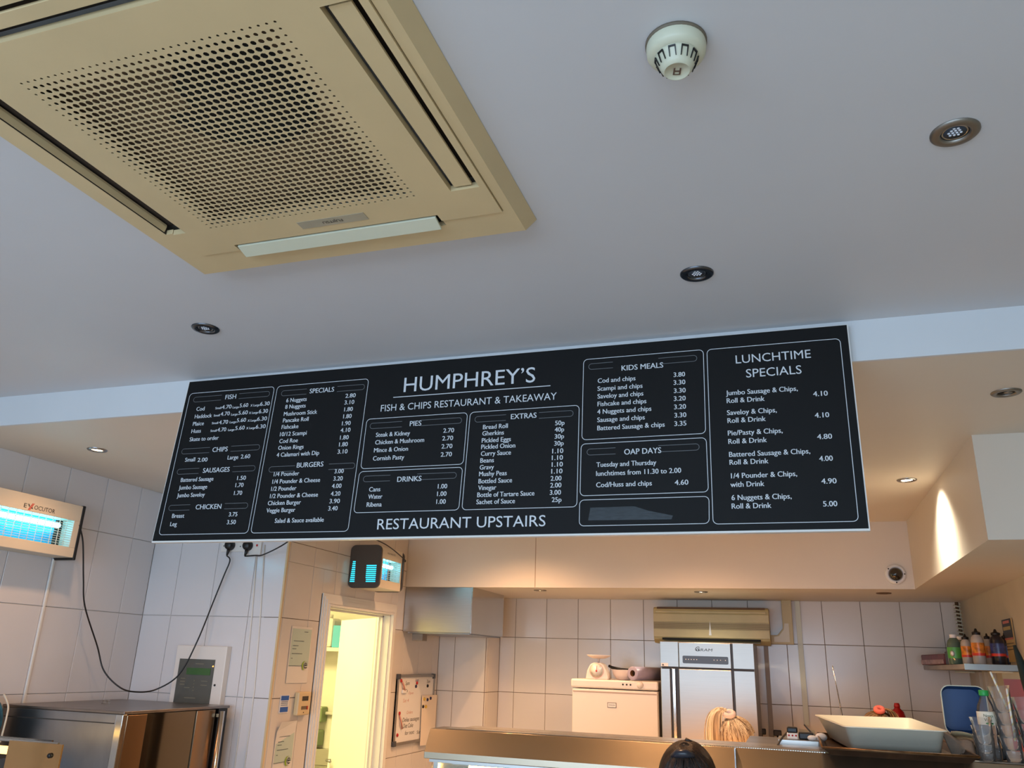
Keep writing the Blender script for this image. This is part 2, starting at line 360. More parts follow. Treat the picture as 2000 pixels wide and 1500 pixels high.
MENU = {
1: '''FISH|-1975|48|908|t
Cod|-2100|37|870|i
Haddock|-2102|78|840|i
Plaice|-2105|50|811|i
Huss|-2106|43|782|i
Skate to order|-2108|131|750|i
Small|-2013|27|871|s
4.70|-1984|43|870|n
Large|-1935|28|869|s
5.60|-1904|37|871|n
X Large|-1856|40|871|s
6.30|-1814|41|871|n
Small|-2015|27|842|s
4.70|-1985|41|843|n
Large|-1937|29|841|s
5.60|-1905|41|842|n
X Large|-1858|40|842|s
6.30|-1815|39|842|n
Small|-2018|28|812|s
4.70|-1986|40|810|n
Large|-1938|29|811|s
5.60|-1907|40|813|n
X Large|-1859|40|812|s
6.30|-1818|42|813|n
Small|-2019|28|782|s
4.70|-1988|39|781|n
Large|-1940|28|781|s
5.60|-1909|41|783|n
X Large|-1860|39|783|s
6.30|-1819|42|783|n
CHIPS|-1996|67|703|t
Small|-2113|45|671|i
2.00|-2056|44|668|n
Large|-1923|46|671|i
2.60|-1866|40|672|n
SAUSAGES|-2024|117|625|t
Battered Sausage|-2117|145|594|i
1.50|-1868|37|592|n
Jumbo Sausage|-2120|126|565|i
1.70|-1871|34|566|n
Jumbo Saveloy|-2122|123|536|i
1.70|-1872|34|537|n
CHICKEN|-2030|111|489|t
Breast|-2129|54|460|i
3.75|-1881|36|460|n
Leg|-2131|29|430|i
3.50|-1884|37|432|n''',
2: '''SPECIALS|-1607|101|905|t
6 Nuggets|-1702|86|877|i
2.80|-1456|41|877|n
8 Nuggets|-1703|86|852|i
3.10|-1457|39|852|n
Mushroom Stick|-1705|139|825|i
1.80|-1455|34|826|n
Pancake Roll|-1705|107|800|i
1.80|-1456|33|800|n
Fishcake|-1707|70|775|i
1.90|-1458|34|774|n
10/12 Scampi|-1710|111|748|i
4.10|-1461|39|749|n
Cod Roe|-1709|77|722|i
1.80|-1460|34|722|n
Onion Rings|-1710|105|697|i
1.80|-1461|34|697|n
4 Calamari with Dip|-1713|175|671|i
3.10|-1464|39|671|n
BURGERS|-1623|107|628|t
1/4 Pounder|-1714|104|600|i
3.00|-1468|36|601|n
1/4 Pounder & Cheese|-1716|194|573|i
3.20|-1469|36|575|n
1/2 Pounder|-1717|103|547|i
4.00|-1472|37|549|n
1/2 Pounder & Cheese|-1718|194|521|i
4.20|-1473|37|522|n
Chicken Burger|-1723|134|496|i
3.90|-1475|40|496|n
Veggie Burger|-1725|117|470|i
3.40|-1477|36|471|n
Salad & Sauce available|-1685|195|433|i''',
3: '''HUMPHREY’S|-1226|482|882|H
FISH & CHIPS RESTAURANT & TAKEAWAY|-1309|640|816|T''',
8: '''RESTAURANT UPSTAIRS|-1283|584|403|R''',
4: '''PIES|-1192|43|756|t
Steak & Kidney|-1319|130|724|i
2.70|-1065|39|725|n
Chicken & Mushroom|-1319|185|697|i
2.70|-1067|39|698|n
Mince & Onion|-1321|129|669|i
2.70|-1068|39|670|n
Cornish Pasty|-1322|118|640|i
2.70|-1069|40|642|n''',
5: '''DRINKS|-1223|89|562|t
Cans|-1326|42|532|i
1.00|-1072|33|534|n
Water|-1327|53|507|i
1.00|-1073|33|509|n
Ribena|-1330|56|480|i
1.00|-1074|33|483|n''',
6: '''EXTRAS|-825|88|758|t
Bread Roll|-922|87|729|i
50p|-673|31|728|n
Gherkins|-923|75|707|i
40p|-674|31|706|n
Pickled Eggs|-924|101|683|i
30p|-674|31|683|n
Pickled Onion|-925|118|661|i
30p|-675|31|660|n
Curry Sauce|-925|104|638|i
1.10|-681|36|635|n
Beans|-926|47|615|i
1.10|-682|36|613|n
Gravy|-927|49|592|i
1.10|-682|36|591|n
Mushy Peas|-928|95|570|i
1.10|-683|36|569|n
Bottled Sauce|-929|115|546|i
2.00|-685|35|546|n
Vinegar|-929|62|524|i
2.00|-686|36|524|n
Bottle of Tartare Sauce|-931|193|501|i
3.00|-687|36|501|n
Sachet of Sauce|-933|131|478|i
25p|-680|31|478|n''',
7: '''KIDS MEALS|-454|133|898|t
Cod and chips|-532|122|862|i
3.80|-289|35|863|n
Scampi and chips|-533|145|835|i
3.30|-290|36|837|n
Saveloy and chips|-533|147|809|i
3.30|-290|36|810|n
Fishcake and chips|-533|156|783|i
3.20|-291|36|784|n
4 Nuggets and chips|-534|172|757|i
3.20|-291|36|757|n
Sausage and chips|-534|151|730|i
3.30|-291|36|730|n
Battered Sausage & chips|-534|212|703|i
3.35|-292|36|703|n''',
9: '''OAP DAYS|-449|114|620|t
Tuesday and Thursday|-537|186|584|i
lunchtimes from 11.30 to 2.00|-538|261|556|i
Cod/Huss and chips|-538|172|520|i
4.60|-297|40|519|n''',
0: '''LUNCHTIME|-98|218|892|L
SPECIALS|-70|160|844|L
Jumbo Sausage & Chips,|-133|207|791|i
Roll & Drink|-132|110|766|i
4.10|116|40|770|n
Saveloy & Chips,|-133|143|728|i
Roll & Drink|-133|110|703|i
4.10|115|39|704|n
Pie/Pasty & Chips,|-134|156|664|i
Roll & Drink|-134|110|638|i
4.80|116|40|639|n
Battered Sausage & Chips,|-134|227|598|i
Roll & Drink|-134|110|574|i
4.00|116|36|574|n
1/4 Pounder & Chips,|-132|184|533|i
with Drink|-135|95|507|i
4.90|116|40|508|n
6 Nuggets & Chips,|-134|166|468|i
Roll & Drink|-135|110|443|i
5.00|115|37|443|n''',}
_N = {1: 'fish_prices', 2: 'specials_prices', 3: 'shop_title', 4: 'pies_prices', 5: 'drinks_prices', 6: 'extras_prices', 7: 'kids_prices', 8: 'upstairs_notice', 9: 'pensioner_prices', 0: 'lunchtime_prices'}
for k, s_ in MENU.items():
    for l in s_.split('\n'):
        t, x, w_, z, c = l.split('|'); x, w_, z = int(x)/1000, int(w_)/1000, int(z)/1000; mb = MB()
        text(mb, t, bp(x, z), X3, Z3v, w_*KY, CAPS[c]*KY)
        if c in 'inst' and len(t) > 1:      # second pass a hair to the side: bolder strokes
            text(mb, t, bp(x+.0008, z)-Y3*.0001, X3, Z3v, w_*KY, CAPS[c]*KY)
        mb.build({'i': 'dish_name', 'n': 'price', 's': 'size_word', 't': 'heading', 'H': 'shop_name', 'T': 'tagline', 'R': 'notice_line', 'L': 'heading'}[c], M_print, bd)
mb = MB(); mb.add([bp(-1.264, .8638), bp(-.691, .8638), bp(-.691, .8665), bp(-1.264, .8665)], [(0, 1, 2, 3)]); mb.build('rule_line', M_print, bd)
PAN = {'fish': (-2.142, -1.761, -2.175, -1.790, .943, .399), 'spec': (-1.748, -1.368, -1.778, -1.392, .943, .399), 'pies': (-1.360, -.980, -1.366, -.986, .791, .613),
       'drinks': (-1.369, -.987, -1.377, -.993, .603, .461), 'extras': (-.970, -.593, -.982, -.599, .791, .461), 'kids': (-.579, -.194, -.584, -.199, .947, .6745),
       'oap': (-.586, -.198, -.589, -.199, .661, .495), 'blank': (-.590, -.198, -.591, -.201, .4815, .4015), 'lunch': (-.183, .206, -.190, .203, .946, .3995)}
for k, (a, b, c, d, zt, zb) in PAN.items():
    def mp(u, v, a=a, b=b, c=c, d=d, zt=zt, zb=zb):
        f_ = (v-zb)/(zt-zb); l = c+(a-c)*f_; r = d+(b-d)*f_; return bp(l+(r-l)*u, v)
    wd = b-a
    mb = MB(); pts = rrect(0, wd, zb, zt, .014); stroke(mb, pts, .0019, lambda x, z, mp=mp, wd=wd: mp(x/wd, z)); mb.build('panel_outline', M_print, bd)
def capsule(mb, x0, x1, zc, left):
    hgt = .0098
    pts = [(x1, zc+hgt)] + [(x0+hgt+hgt*math.cos(math.radians(a)), zc+hgt*math.sin(math.radians(a))) for a in range(90, 271, 20)] + [(x1, zc-hgt)]
    if not left: pts = [(x0+x1-x, z) for x, z in pts]
    stroke(mb, pts, .0016, bp, closed=False)
mb = MB()
for (x0, x1, x2, x3, z) in [(-2.121, -1.993, -1.914, -1.779, .9165), (-2.135, -2.009, -1.915, -1.790, .7115), (-2.140, -2.042, -1.893, -1.797, .6335), (-2.150, -2.056, -1.905, -1.806, .4975),
                            (-1.727, -1.620, -1.493, -1.382, .9135), (-1.737, -1.630, -1.493, -1.390, .6255), (-1.345, -1.222, -1.152, -1.000, .765), (-1.352, -1.250, -1.150, -1.008, .5765),
                            (-.952, -.842, -.728, -.613, .765), (-.562, -.482, -.335, -.215, .9205), (-.567, -.476, -.343, -.220, .6335)]:
    for q_ in (0, 1): mb = MB(); capsule(mb, (x0, x2)[q_], (x1, x3)[q_], z, q_ == 0); mb.build('heading_capsule', M_printd, bd)
tp = MB(); tp.add([bp(-.563, .418), bp(-.31, .416), bp(-.305, .427), bp(-.38, .444), bp(-.42, .458), bp(-.556, .457)], [(0, 1, 2, 3, 4, 5)])
tp.build('tape_patch', mat('grey_tape', (.16, .19, .21), .25, var=.35, vscale=30, stretch=(1, 1, 8)), bd)

# ================================================================ ceiling cassette air conditioner
ac = thing('ceiling_air_conditioner', 'yellowed square ceiling air conditioner with a perforated grille', 'air conditioner', (-.98, 1.12, 1.0))
ZP = .962
def holed(mb, xs, ys, z0, z1, holes):
    for i in range(len(xs)-1):
        for j in range(len(ys)-1):
            cx, cy = (xs[i]+xs[i+1])/2, (ys[j]+ys[j+1])/2
            if any(h[0] < cx < h[1] and h[2] < cy < h[3] for h in holes): continue
            mb.box(xs[i], xs[i+1], ys[j], ys[j+1], z0, z1)
SL = [(-1.382, -1.322, .845, 1.385), (-.628, -.562, .845, 1.385), (-1.245, -.695, 1.468, 1.522), (-1.245, -.695, .703, .762)]
GR = (-1.2535, -.7055, .8440, 1.3880)
o0, o1, p0, p1 = -1.43, -.522, .655, 1.592
inner = (-1.362, -.545, .733, 1.497)
mb = MB()
xs = sorted({o0, inner[0], SL[0][0], -1.245, -.695, inner[1], o1}); ys = sorted({p0, inner[2], SL[3][2], SL[2][3], .845, 1.385, inner[3], p1})
holed(mb, xs, ys, ZP, ZP+.012, [(inner[0], inner[1], inner[2], inner[3])]+SL)
# sloping rim up to the ceiling
R0 = [(o0, p0, ZP), (o1, p0, ZP), (o1, p1, ZP), (o0, p1, ZP)]; R1 = [(-1.452, .633, .999), (-.502, .633, .999), (-.502, 1.612, .999), (-1.452, 1.612, .999)]
mb.add(R0+R1, [(i, (i+1) % 4, (i+1) % 4+4, i+4) for i in range(4)])
mb.build('outer_frame', M_cream, ac, bev=.0)
mb = MB(); g = .0022
ix0, ix1, iy0, iy1 = inner[0]+g, inner[1]-g, inner[2]+g, inner[3]-g
xs = sorted({ix0, SL[0][1], -1.245, GR[0], GR[1], -.695, SL[1][0], SL[1][1], ix1}); ys = sorted({iy0, SL[3][3], GR[2], .845, GR[3], 1.385, SL[2][2], iy1})
holed(mb, xs, ys, ZP-.004, ZP+.010, SL+[GR])
mb.build('inner_panel', M_cream, ac)
N = 35; px = (GR[1]-GR[0])/N; py = (GR[3]-GR[2])/N; vs_ = []; fs = []
for i in range(N):
    for j in range(N):
        e = min(i, j, N-1-i, N-1-j); r = (.0028, .0043, .0055, .0064, .0070)[min(e, 4)]
        cx, cy = GR[0]+px*(i+.5), GR[2]+py*(j+.5); n0 = len(vs_)
        for (a, b) in ((1, 0), (1, 1), (0, 1), (-1, 1), (-1, 0), (-1, -1), (0, -1), (1, -1)): vs_.append((cx+a*px/2, cy+b*py/2, ZP-.004))
        for zz in (ZP-.004, ZP-.0028):
            for k in range(8): vs_.append((cx+r*math.cos(k*PI/4), cy+r*math.sin(k*PI/4), zz))
        for k in range(8):
            k2 = (k+1) % 8; fs.append((n0+k2, n0+k, n0+8+k, n0+8+k2)); fs.append((n0+8+k2, n0+8+k, n0+16+k, n0+16+k2))
mb = MB(); mb.add(vs_, fs); lab(mb.build('perforated_grille', M_cream, ac), 'square grille with rows of round holes')
# filter, and a flat black disc painting the unlit fan mouth, behind the holes
M_filt = mat('dusty_filter', (.40, .32, .24), .9, var=.35, vscale=25)
mb = MB(); cxm, cym = -.925, 1.01
mb.box(GR[0]-.01, GR[1]+.01, GR[2]-.01, GR[3]+.01, ZP+.030, ZP+.033); mb.build('filter', M_filt, ac)
fan = MB(); 
for k in range(26):
    a0, a1 = math.radians(k*360/26-120), math.radians((k+1)*360/26-120)
    r0, r1 = (.0, .165) if k < 21 else (0, .10)
    fan.add([(cxm+r0*math.cos(a0), cym+r0*math.sin(a0), ZP+.029), (cxm+r1*math.cos(a0), cym+r1*math.sin(a0), ZP+.029), (cxm+r1*math.cos(a1), cym+r1*math.sin(a1), ZP+.029), (cxm+r0*math.cos(a1), cym+r0*math.sin(a1), ZP+.029)], [(3, 2, 1, 0)])
fan.build('fan_mouth', M_dark, ac)
mb = MB()
for s_ in SL: mb.box(s_[0]-.004, s_[1]+.004, s_[2]-.004, s_[3]+.004, ZP+.026, ZP+.029)
mb.build('duct_lining', mat('duct_brown', (.20, .16, .13), .7), ac)
M_duct = mat('duct_brown', (.20, .16, .13), .7); mb = MB(); a_, b_, c_, d_ = SL[0]
mb.box(a_-.0005, a_+.0012, c_, d_, ZP+.0004, ZP+.026).box(b_-.0012, b_+.0005, c_, d_, ZP+.0004, ZP+.026).box(a_, b_, c_-.0005, c_+.001, ZP+.0004, ZP+.026)
mb.build('slot_shade_lining', M_duct, ac)  # dark walls added to paint the shade inside the left slot
def vane(x0, x1, y0, y1, drop0, drop1, m_, along):
    if along == 'Y': bot = [(x0, y0, ZP+drop0), (x1, y0, ZP+drop1), (x1, y1, ZP+drop1), (x0, y1, ZP+drop0)]
    else: bot = [(x0, y0, ZP+drop0), (x1, y0, ZP+drop0), (x1, y1, ZP+drop1), (x0, y1, ZP+drop1)]
    MB().hexa(bot, [(a, b, c+.006) for a, b, c in bot]).build('louvre', m_, ac, bev=.001)
vane(-.617, -.576, .852, 1.378, .000, .000, M_cream, 'Y')
vane(-1.381, -1.376, .852, 1.378, .002, .016, M_cream, 'Y')
vane(-1.238, -.702, 1.474, 1.512, -.006, -.016, M_creaml, 'X')
vane(-1.238, -.702, .714, .742, .000, .000, M_cream, 'X')
MB().box(-1.03, -.855, 1.412, 1.442, ZP-.0052, ZP-.0042).build('badge', mat('silver_badge', (.66, .62, .53), .35, var=.08, vscale=20), ac)
mb = MB(); text(mb, 'FUJITSU', (-.916, 1.4225, ZP-.0058), -X3, Y3, .052, .0095); mb.build('badge_lettering', M_ink, ac)

# ================================================================ smoke detector
sd = thing('smoke_detector', 'round cream smoke detector on the pale ceiling', 'smoke detector', (-.111, 1.124, 1.0))
c = (-.111, 1.124, 1.0)
dn = (0, 0, -1)
lab(MB().rev((c[0], c[1], 1.0), [(.0515, 0), (.0515, .004), (.049, .006)], dn, 36).build('mounting_ring', mat('ring_brown', (.42, .38, .32), .6), sd), 'dark mounting ring')
MB().rev(c, [(.049, .004), (.050, .010), (.049, .022), (.0465, .026), (.040, .030), (.0355, .031)], dn, 40, cap=False).build('base', M_creaml, sd)
MB().rev(c, [(.0372, .030), (.034, .034), (.0265, .052), (.0215, .0585), (.0205, .0585), (.0200, .0575), (0, .0575)], dn, 40).build('cap', M_creaml, sd)
vt = MB(); fin = MB()
for k in range(10):
    a = 2*PI*(k+.35)/10; d = Vector((math.cos(a), math.sin(a), 0)); t = Vector((-math.sin(a), math.cos(a), 0)); b = Vector(c)
    for sg in (-1, 1):
        vt.hexa([b+d*.0345+t*(.0052*sg-.0009)-Z3v*.0335, b+d*.0345+t*(.0052*sg+.0009)-Z3v*.0335, b+d*.0285+t*(.0052*sg+.0006)-Z3v*.0490, b+d*.0285+t*(.0052*sg-.0006)-Z3v*.0490],
                [b+d*.0362+t*(.0052*sg-.0009)-Z3v*.0340, b+d*.0362+t*(.0052*sg+.0009)-Z3v*.0340, b+d*.0302+t*(.0052*sg+.0006)-Z3v*.0495, b+d*.0302+t*(.0052*sg-.0006)-Z3v*.0495])
    vt.hexa([b+d*.0345-t*.0060-Z3v*.0325, b+d*.0345+t*.0060-Z3v*.0325, b+d*.0340+t*.0060-Z3v*.0350, b+d*.0340-t*.0060-Z3v*.0350],
            [b+d*.0368-t*.0060-Z3v*.0330, b+d*.0368+t*.0060-Z3v*.0330, b+d*.0358+t*.0060-Z3v*.0355, b+d*.0358-t*.0060-Z3v*.0355])
stuff(vt.build('vent_slots', M_black, sd))
mk = MB(); r_ = Vector((.97, .24, 0)); u_ = Vector((.24, -.97, 0)); c3 = Vector((c[0], c[1], 1.0-.0580))
mk.obox(c3-r_*.0062-u_*.0080, r_*.0026, u_*.0160, (0, 0, -.0006)).obox(c3+r_*.0036-u_*.0080, r_*.0026, u_*.0160, (0, 0, -.0006)).obox(c3-r_*.0036-u_*.0010, r_*.0072, u_*.0030, (0, 0, -.0006))
mk.obox(c3-r_*.0036-u_*.0080, r_*.0072, u_*.0016, (0, 0, -.0006))
mk.build('maker_mark', mat('brown_print', (.36, .27, .22), .6), sd)

# ================================================================ ceiling downlights
M_ringd = mat('dull_chrome_ring', (.40, .41, .43), .25, 1.); M_ringn = mat('nickel_ring', (.58, .56, .53), .45, 1.)
M_led = mat('led_lens', (.86, .88, .92), .2); M_lamp = mat('lit_lamp', (1, .97, .90), .3, emit=22); M_lampw = mat('lit_warm_lamp', (1, .86, .66), .3, emit=14)
def downlight(x, y, z, kind, label, ring=None, lamp=None):
    t = thing('ceiling_downlight', label, 'downlight', (x, y, z), 'recessed ceiling downlights')
    ring = ring or M_chrome; c_ = (x, y, z)
    MB().rev(c_, [(.0445, 0), (.0445, .0025), (.041, .0055), (.030, .0062), (.0265, .0045), (.0255, .0012)], dn, 36, cap=False).build('ring', ring, t)
    if kind == 'led':
        MB().rev(c_, [(.0255, .0012), (.0240, .0004), (0, .0004)], dn, 30).build('dish', mat('led_dish', (.30, .33, .38), .3), t)
        rim = MB().rev(c_, [(.0238, .0010), (.0225, .0022), (.0205, .0010)], dn, 30, cap=False).build('reflector', M_steelv, t)
        mb = MB()
        for (a, b) in [(-1.5, .5), (-.5, .5), (.5, .5), (1.5, .5), (-1, -.5), (0, -.5), (1, -.5), (-1, 1.5), (0, 1.5), (1, 1.5), (-.5, -1.4), (.5, -1.4)]:
            mb.ell((x+a*.0072, y+b*.0072-.003, z-.0012), .0030, .0030, .0020, 8, 4)
        mb.build('led_cluster', M_led, t)
    elif kind == 'off':
        MB().rev(c_, [(.0255, .0012), (.020, .0004), (0, .0004)], dn, 30).build('dish', M_black, t)
        MB().rev((x+.006, y, z), [(.014, .0005), (.012, .003), (0, .004)], dn, 20).build('bulb', M_ringn, t)
    else:
        MB().rev(c_, [(.0255, .0012), (.022, .0022), (0, .0032)], dn, 30).build('lamp_lens', lamp or M_lamp, t)
    return t
p = at(1865, 258, 'Z', 1.0); downlight(p.x, p.y, 1.0, 'led', 'unlit downlight with nickel ring, nearest the upper right of the view', M_ringn)
p = at(1361, 534, 'Z', 1.0); downlight(p.x, p.y, 1.0, 'led', 'unlit downlight with dark ring above the middle of the menu board', M_ringd)
p = at(401.5, 641, 'Z', 1.0); downlight(p.x, p.y, 1.0, 'led', 'unlit downlight above the left end of the menu board', M_ringd)
p = at(190, 878, 'Z', Z2); downlight(p.x, p.y, Z2, 'lit', 'glowing warm downlight left of the menu board', M_chrome, M_lampw)
p = at(1965, 766, 'Z', Z2); downlight(p.x, p.y, Z2, 'off', 'dead dark downlight at the right edge below the fascia', M_ringn)
p = at(1771, 937, 'Z', Z2); downlight(p.x, p.y, Z2, 'lit', 'bright white downlight beside the sloping bulkhead corner', M_chrome)
p = at(1055, 1152.5, 'Z', Z3); downlight(p.x, p.y, Z3, 'lit', 'glowing downlight in the low kitchen ceiling near the steel hood', M_ringn, M_lampw)
p = at(1369, 1155.5, 'Z', Z3); downlight(p.x, p.y, Z3, 'lit', 'white downlight in the low kitchen ceiling above the wall air conditioner', M_ringn)
p = at(1726, 1158, 'Z', Z3); downlight(p.x, p.y, Z3, 'off', 'broken brown downlight in the low kitchen ceiling below the dome camera', mat('rusty_ring', (.40, .30, .22), .6))
for i, (x, y, z, pw, cl) in enumerate(SPOTS):
    sp = spot('downlight_beam', (x, y, z-.02), pw, cl, 150 if i != 1 else 120, 1.0, .03, (0, 0, -1) if i != 1 else (.28, .05, -1))
    if i not in (0, 1, 6, 7): downlight(x, y, z, 'lit', 'lit downlight in the lower ceiling behind '+{2: 'the kids meals', 3: 'the drinks', 4: 'the fish', 5: 'the extras'}[i]+' prices of the menu board', M_chrome, M_lampw)

# ================================================================ dome camera on the bulkhead
t = thing('dome_camera', 'white dome security camera on the bulkhead face', 'camera', (.615, 5.31, .51)); cc = (.615, 5.315, .561)
MB().rev(cc, [(.058, 0), (.058, .010), (.052, .018), (.040, .022), (.038, .018)], (0, -1, 0), 36, cap=False).build('housing', M_plw, t)
MB().rev(cc, [(.039, .018), (.037, .030), (.030, .042), (.018, .050), (0, .053)], (0, -1, 0), 32).build('smoked_dome', mat('smoked_dome', (.10, .08, .07), .06, coat=1), t)
mb = MB()
for a in (60, 200, 330): mb.cyl((cc[0]+.048*math.cos(math.radians(a-60)), cc[1]-.019, cc[2]+.048*math.sin(math.radians(a-60))), (cc[0]+.048*math.cos(math.radians(a-60)), cc[1]-.023, cc[2]+.048*math.sin(math.radians(a-60))), .004, n=8)
stuff(mb.build('screws', M_ink, t))

# ================================================================ insect killers
def killer(name, label, face, xw, xf, y0, y1, z0, z1, gy0, gy1, gz0, gz1, dark, tubes, nb):
    """wall is x = xw, open face looks to +x at x = xf, length runs along y"""
    t = thing(name, label, 'insect killer', (xw, (y0+y1)/2, z0))
    MB().box(xw, xw+.012, y0, y1, z0, z1).build('back_plate', M_casing, t)
    MB().box(xw+.012, xf, y0, y1, gz1, z1).box(xw+.012, xf, y0, y1, z0, gz0).box(xw+.012, xf, y0, gy0, gz0, gz1).box(xw+.012, xf, gy1, y1, gz0, gz1).build('casing', M_casing, t, bev=.002)
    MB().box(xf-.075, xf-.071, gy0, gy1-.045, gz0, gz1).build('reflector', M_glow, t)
    MB().box(xf-.075, xf-.072, gy1-.045, gy1, gz0, gz1).build('dark_end_plate', M_dark, t)  # dark plate closing the opening beyond the end of the tube
    gr = MB(); n = nb
    for k in range(n+1):
        z = gz0+(gz1-gz0)*k/n; gr.box(xf-.004, xf-.001, gy0-.002, gy1+.002, z-.0009, z+.0009)
    m2 = max(2, int((gy1-gy0)/.04))
    for k in range(m2+1):
        y = gy0+(gy1-gy0)*k/m2; gr.box(xf-.003, xf+.000, y-.001, y+.001, gz0-.002, gz1+.002)
    stuff(gr.build('guard_grille', M_casing, t))
    for z in tubes: MB().cyl((xf-.040, gy0+.03, z), (xf-.040, gy1-.05, z), .012, n=14).build('uv_tube', M_uv, t)
    hv = MB()
    for k in range(14): z = gz0+.01+(gz1-gz0-.02)*k/13; hv.cyl((xf-.018, gy0+.01, z), (xf-.018, gy1-.02, z), .0008, n=4)
    stuff(hv.build('electric_wires', M_chrome, t))
    return t
k1 = killer('insect_killer', 'long cream wall insect killer glowing blue on the left wall', 1, XL+.006, -3.33, 2.55, 3.150, .415, .669, 2.58, 3.115, .462, .592, None, (.560,), 12)
MB().box(XL+.006, -3.326, 3.150, 3.166, .404, .673).build('end_cap', M_black, k1, bev=.004)
mb = MB(); 
text(mb, 'E', (-3.3295, 2.815, .605), Y3, Z3v, .015, .019); text(mb, 'OCUTOR', (-3.3295, 2.872, .605), Y3, Z3v, .118, .019)
mb.build('maker_name', M_ink, k1)
mb = MB()
mb.add([(-3.3294, 2.8394, 0.5965), (-3.3294, 2.8438, 0.5965), (-3.3294, 2.8625, 0.6305), (-3.3294, 2.8581, 0.6305)], [(0, 1, 2, 3)])
mb.add([(-3.3294, 2.8460, 0.5965), (-3.3294, 2.8504, 0.5965), (-3.3294, 2.8691, 0.6305), (-3.3294, 2.8647, 0.6305)], [(0, 1, 2, 3)])
lab(mb.build('red_slashes', M_red, k1), 'two red slanting strokes of the X')
mb = MB(); mb.add([(-3.3294, 2.8350, 0.6245), (-3.3294, 2.8405, 0.6245), (-3.3294, 2.8471, 0.6145), (-3.3294, 2.8438, 0.6105)], [(0, 1, 2, 3)]).add([(-3.3294, 2.8570, 0.6045), (-3.3294, 2.8658, 0.6045), (-3.3294, 2.8592, 0.6145)], [(0, 1, 2)]); mb.build('black_strokes', M_ink, k1)
# the small one
k2 = killer('insect_killer', 'small insect killer with a dark louvred end above the doorway', 1, XC+.006, -2.352, 4.515, 4.815, .402, .650, 4.545, 4.80, .452, .578, None, (.545,), 11)
def capprof(y, sc=1.): return [(x, y, z) for x, z in rrect(XC+.006, -2.342, .396, .656, .035)]
endm = mat('dark_grey_plastic', (.27, .24, .21), .45)
ec = MB().prism(capprof(4.498), (0, .017, 0)).build('end_cap', endm, k2)
MB().prism([(x, 4.815, z) for x, z in rrect(XC+.006, -2.342, .398, .654, .035)], (0, .016, 0)).build('end_cap', endm, k2)
lv = MB()
for k in range(11): z = .432+k*.0118; lv.box(XC+.018+.001*k, XC+.050-.0004*k, 4.4965, 4.4985, z, z+.0070)
for k in range(9): z = .432+k*.0118; lv.box(-2.435+.003*(k < 2), -2.368, 4.4965, 4.4985, z, z+.0070)
stuff(lv.build('lit_louvres', mat('louvre_glow', (.20, .80, .90), .4, emit=1.3), k2))
mb = MB(); text(mb, 'microlectric', (-2.3515, 4.60, .612), Y3, Z3v, .11, .014); mb.build('maker_name', M_ink, k2)

# ================================================================ socket, plugs, cables on the short wall
t = thing('socket_outlet', 'white double socket with red switches under the menu board', 'socket', (-2.85, YB-.006, .50))
YW = YB-.005
MB().box(-2.985, -2.832, YW-.012, YW, .528, .60).build('plate', M_plw, t, bev=.002)
MB().box(-2.832, -2.722, YW-.016, YW, .510, .60).build('plate', M_plw, t, bev=.002)
MB().box(-2.752, -2.742, YW-.019, YW-.016, .555, .566).build('indicator', M_red, t)
mb = MB()
for x, z in ((-2.968, .560), (-2.943, .560), (-2.858, .556), (-2.846, .580)): mb.box(x-.002, x+.002, YW-.0145 if x < -2.83 else YW-.018, YW-.012, z-.003, z+.003)
stuff(mb.build('pin_holes', M_ink, t))
def plug(x, z, label):
    t = thing('mains_plug', label, 'plug', (x, YW-.03, z-.04))
    MB().rev((x, YW-.012, z), [(.026, 0), (.026, .018), (.022, .034), (.012, .040)], (0, -1, 0), 24, sx=1., sy=1.05).build('body', M_black, t, bev=.002)
    MB().tube([(x, YW-.030, z-.018), (x-.002, YW-.032, z-.040), (x-.005, YW-.033, z-.056)], .007, rs=[.011, .008, .005]).build('strain_relief', M_black, t)
plug(-2.918, .562, 'black plug on the left of the socket, cable drooping to the long insect killer')
plug(-2.800, .558, 'black plug on the right of the socket, cable rising to the small insect killer')
def smooth(pts, n=8):
    P = [Vector(p) for p in pts]; P = [P[0]*2-P[1]]+P+[P[-1]*2-P[-2]]; out = []
    for i in range(1, len(P)-2):
        for k in range(n):
            t_ = k/n; a, b, c_, d = P[i-1:i+3]
            out.append(.5*((2*b)+(c_-a)*t_+(2*a-5*b+4*c_-d)*t_*t_+(3*b-a-3*c_+d)*t_**3))
    return out+[P[-2]]
# drooping cable: measured outline followed between the left wall and the short wall
cp = [(155, 1025, 'X', -3.33), (162, 1060, 'X', -3.33), (163, 1130, 'X', -3.34), (166, 1185, 'X', -3.35), (190, 1262, 'X', -3.36), (203, 1310, 'X', -3.33), (235, 1343, 'X', -3.25)]
pts = [at(*c_) for c_ in cp]+[at(268, 1351.5, 'Y', 3.60), at(306, 1346, 'Y', 3.68), at(350, 1317, 'Y', 3.72), at(385, 1253, 'Y', 3.74), at(418, 1172, 'Y', 3.79), at(437, 1125, 'Y', 3.79), at(449, 1095, 'Y', 3.79), Vector((-2.924, YW-.033, .505))]
tag(MB().tube(smooth(pts), .0038).build('power_cable', M_black), 'black cable drooping in a long loop across the white tiles', 'cable')
pts = [Vector((-2.806, YW-.033, .500)), at(497, 1085, 'Y', 3.79), at(515, 1083, 'Y', 3.76), at(562, 1058, 'Y', 3.66), (-2.45, 3.85, .70), (-2.36, 4.15, .685), (-2.33, 4.5, .662), (-2.335, 4.80, .607), (-2.336, 4.826, .59)]
tag(MB().tube(smooth(pts), .0036).build('power_cable', M_black), 'black cable running from the socket up across the small insect killer', 'cable')
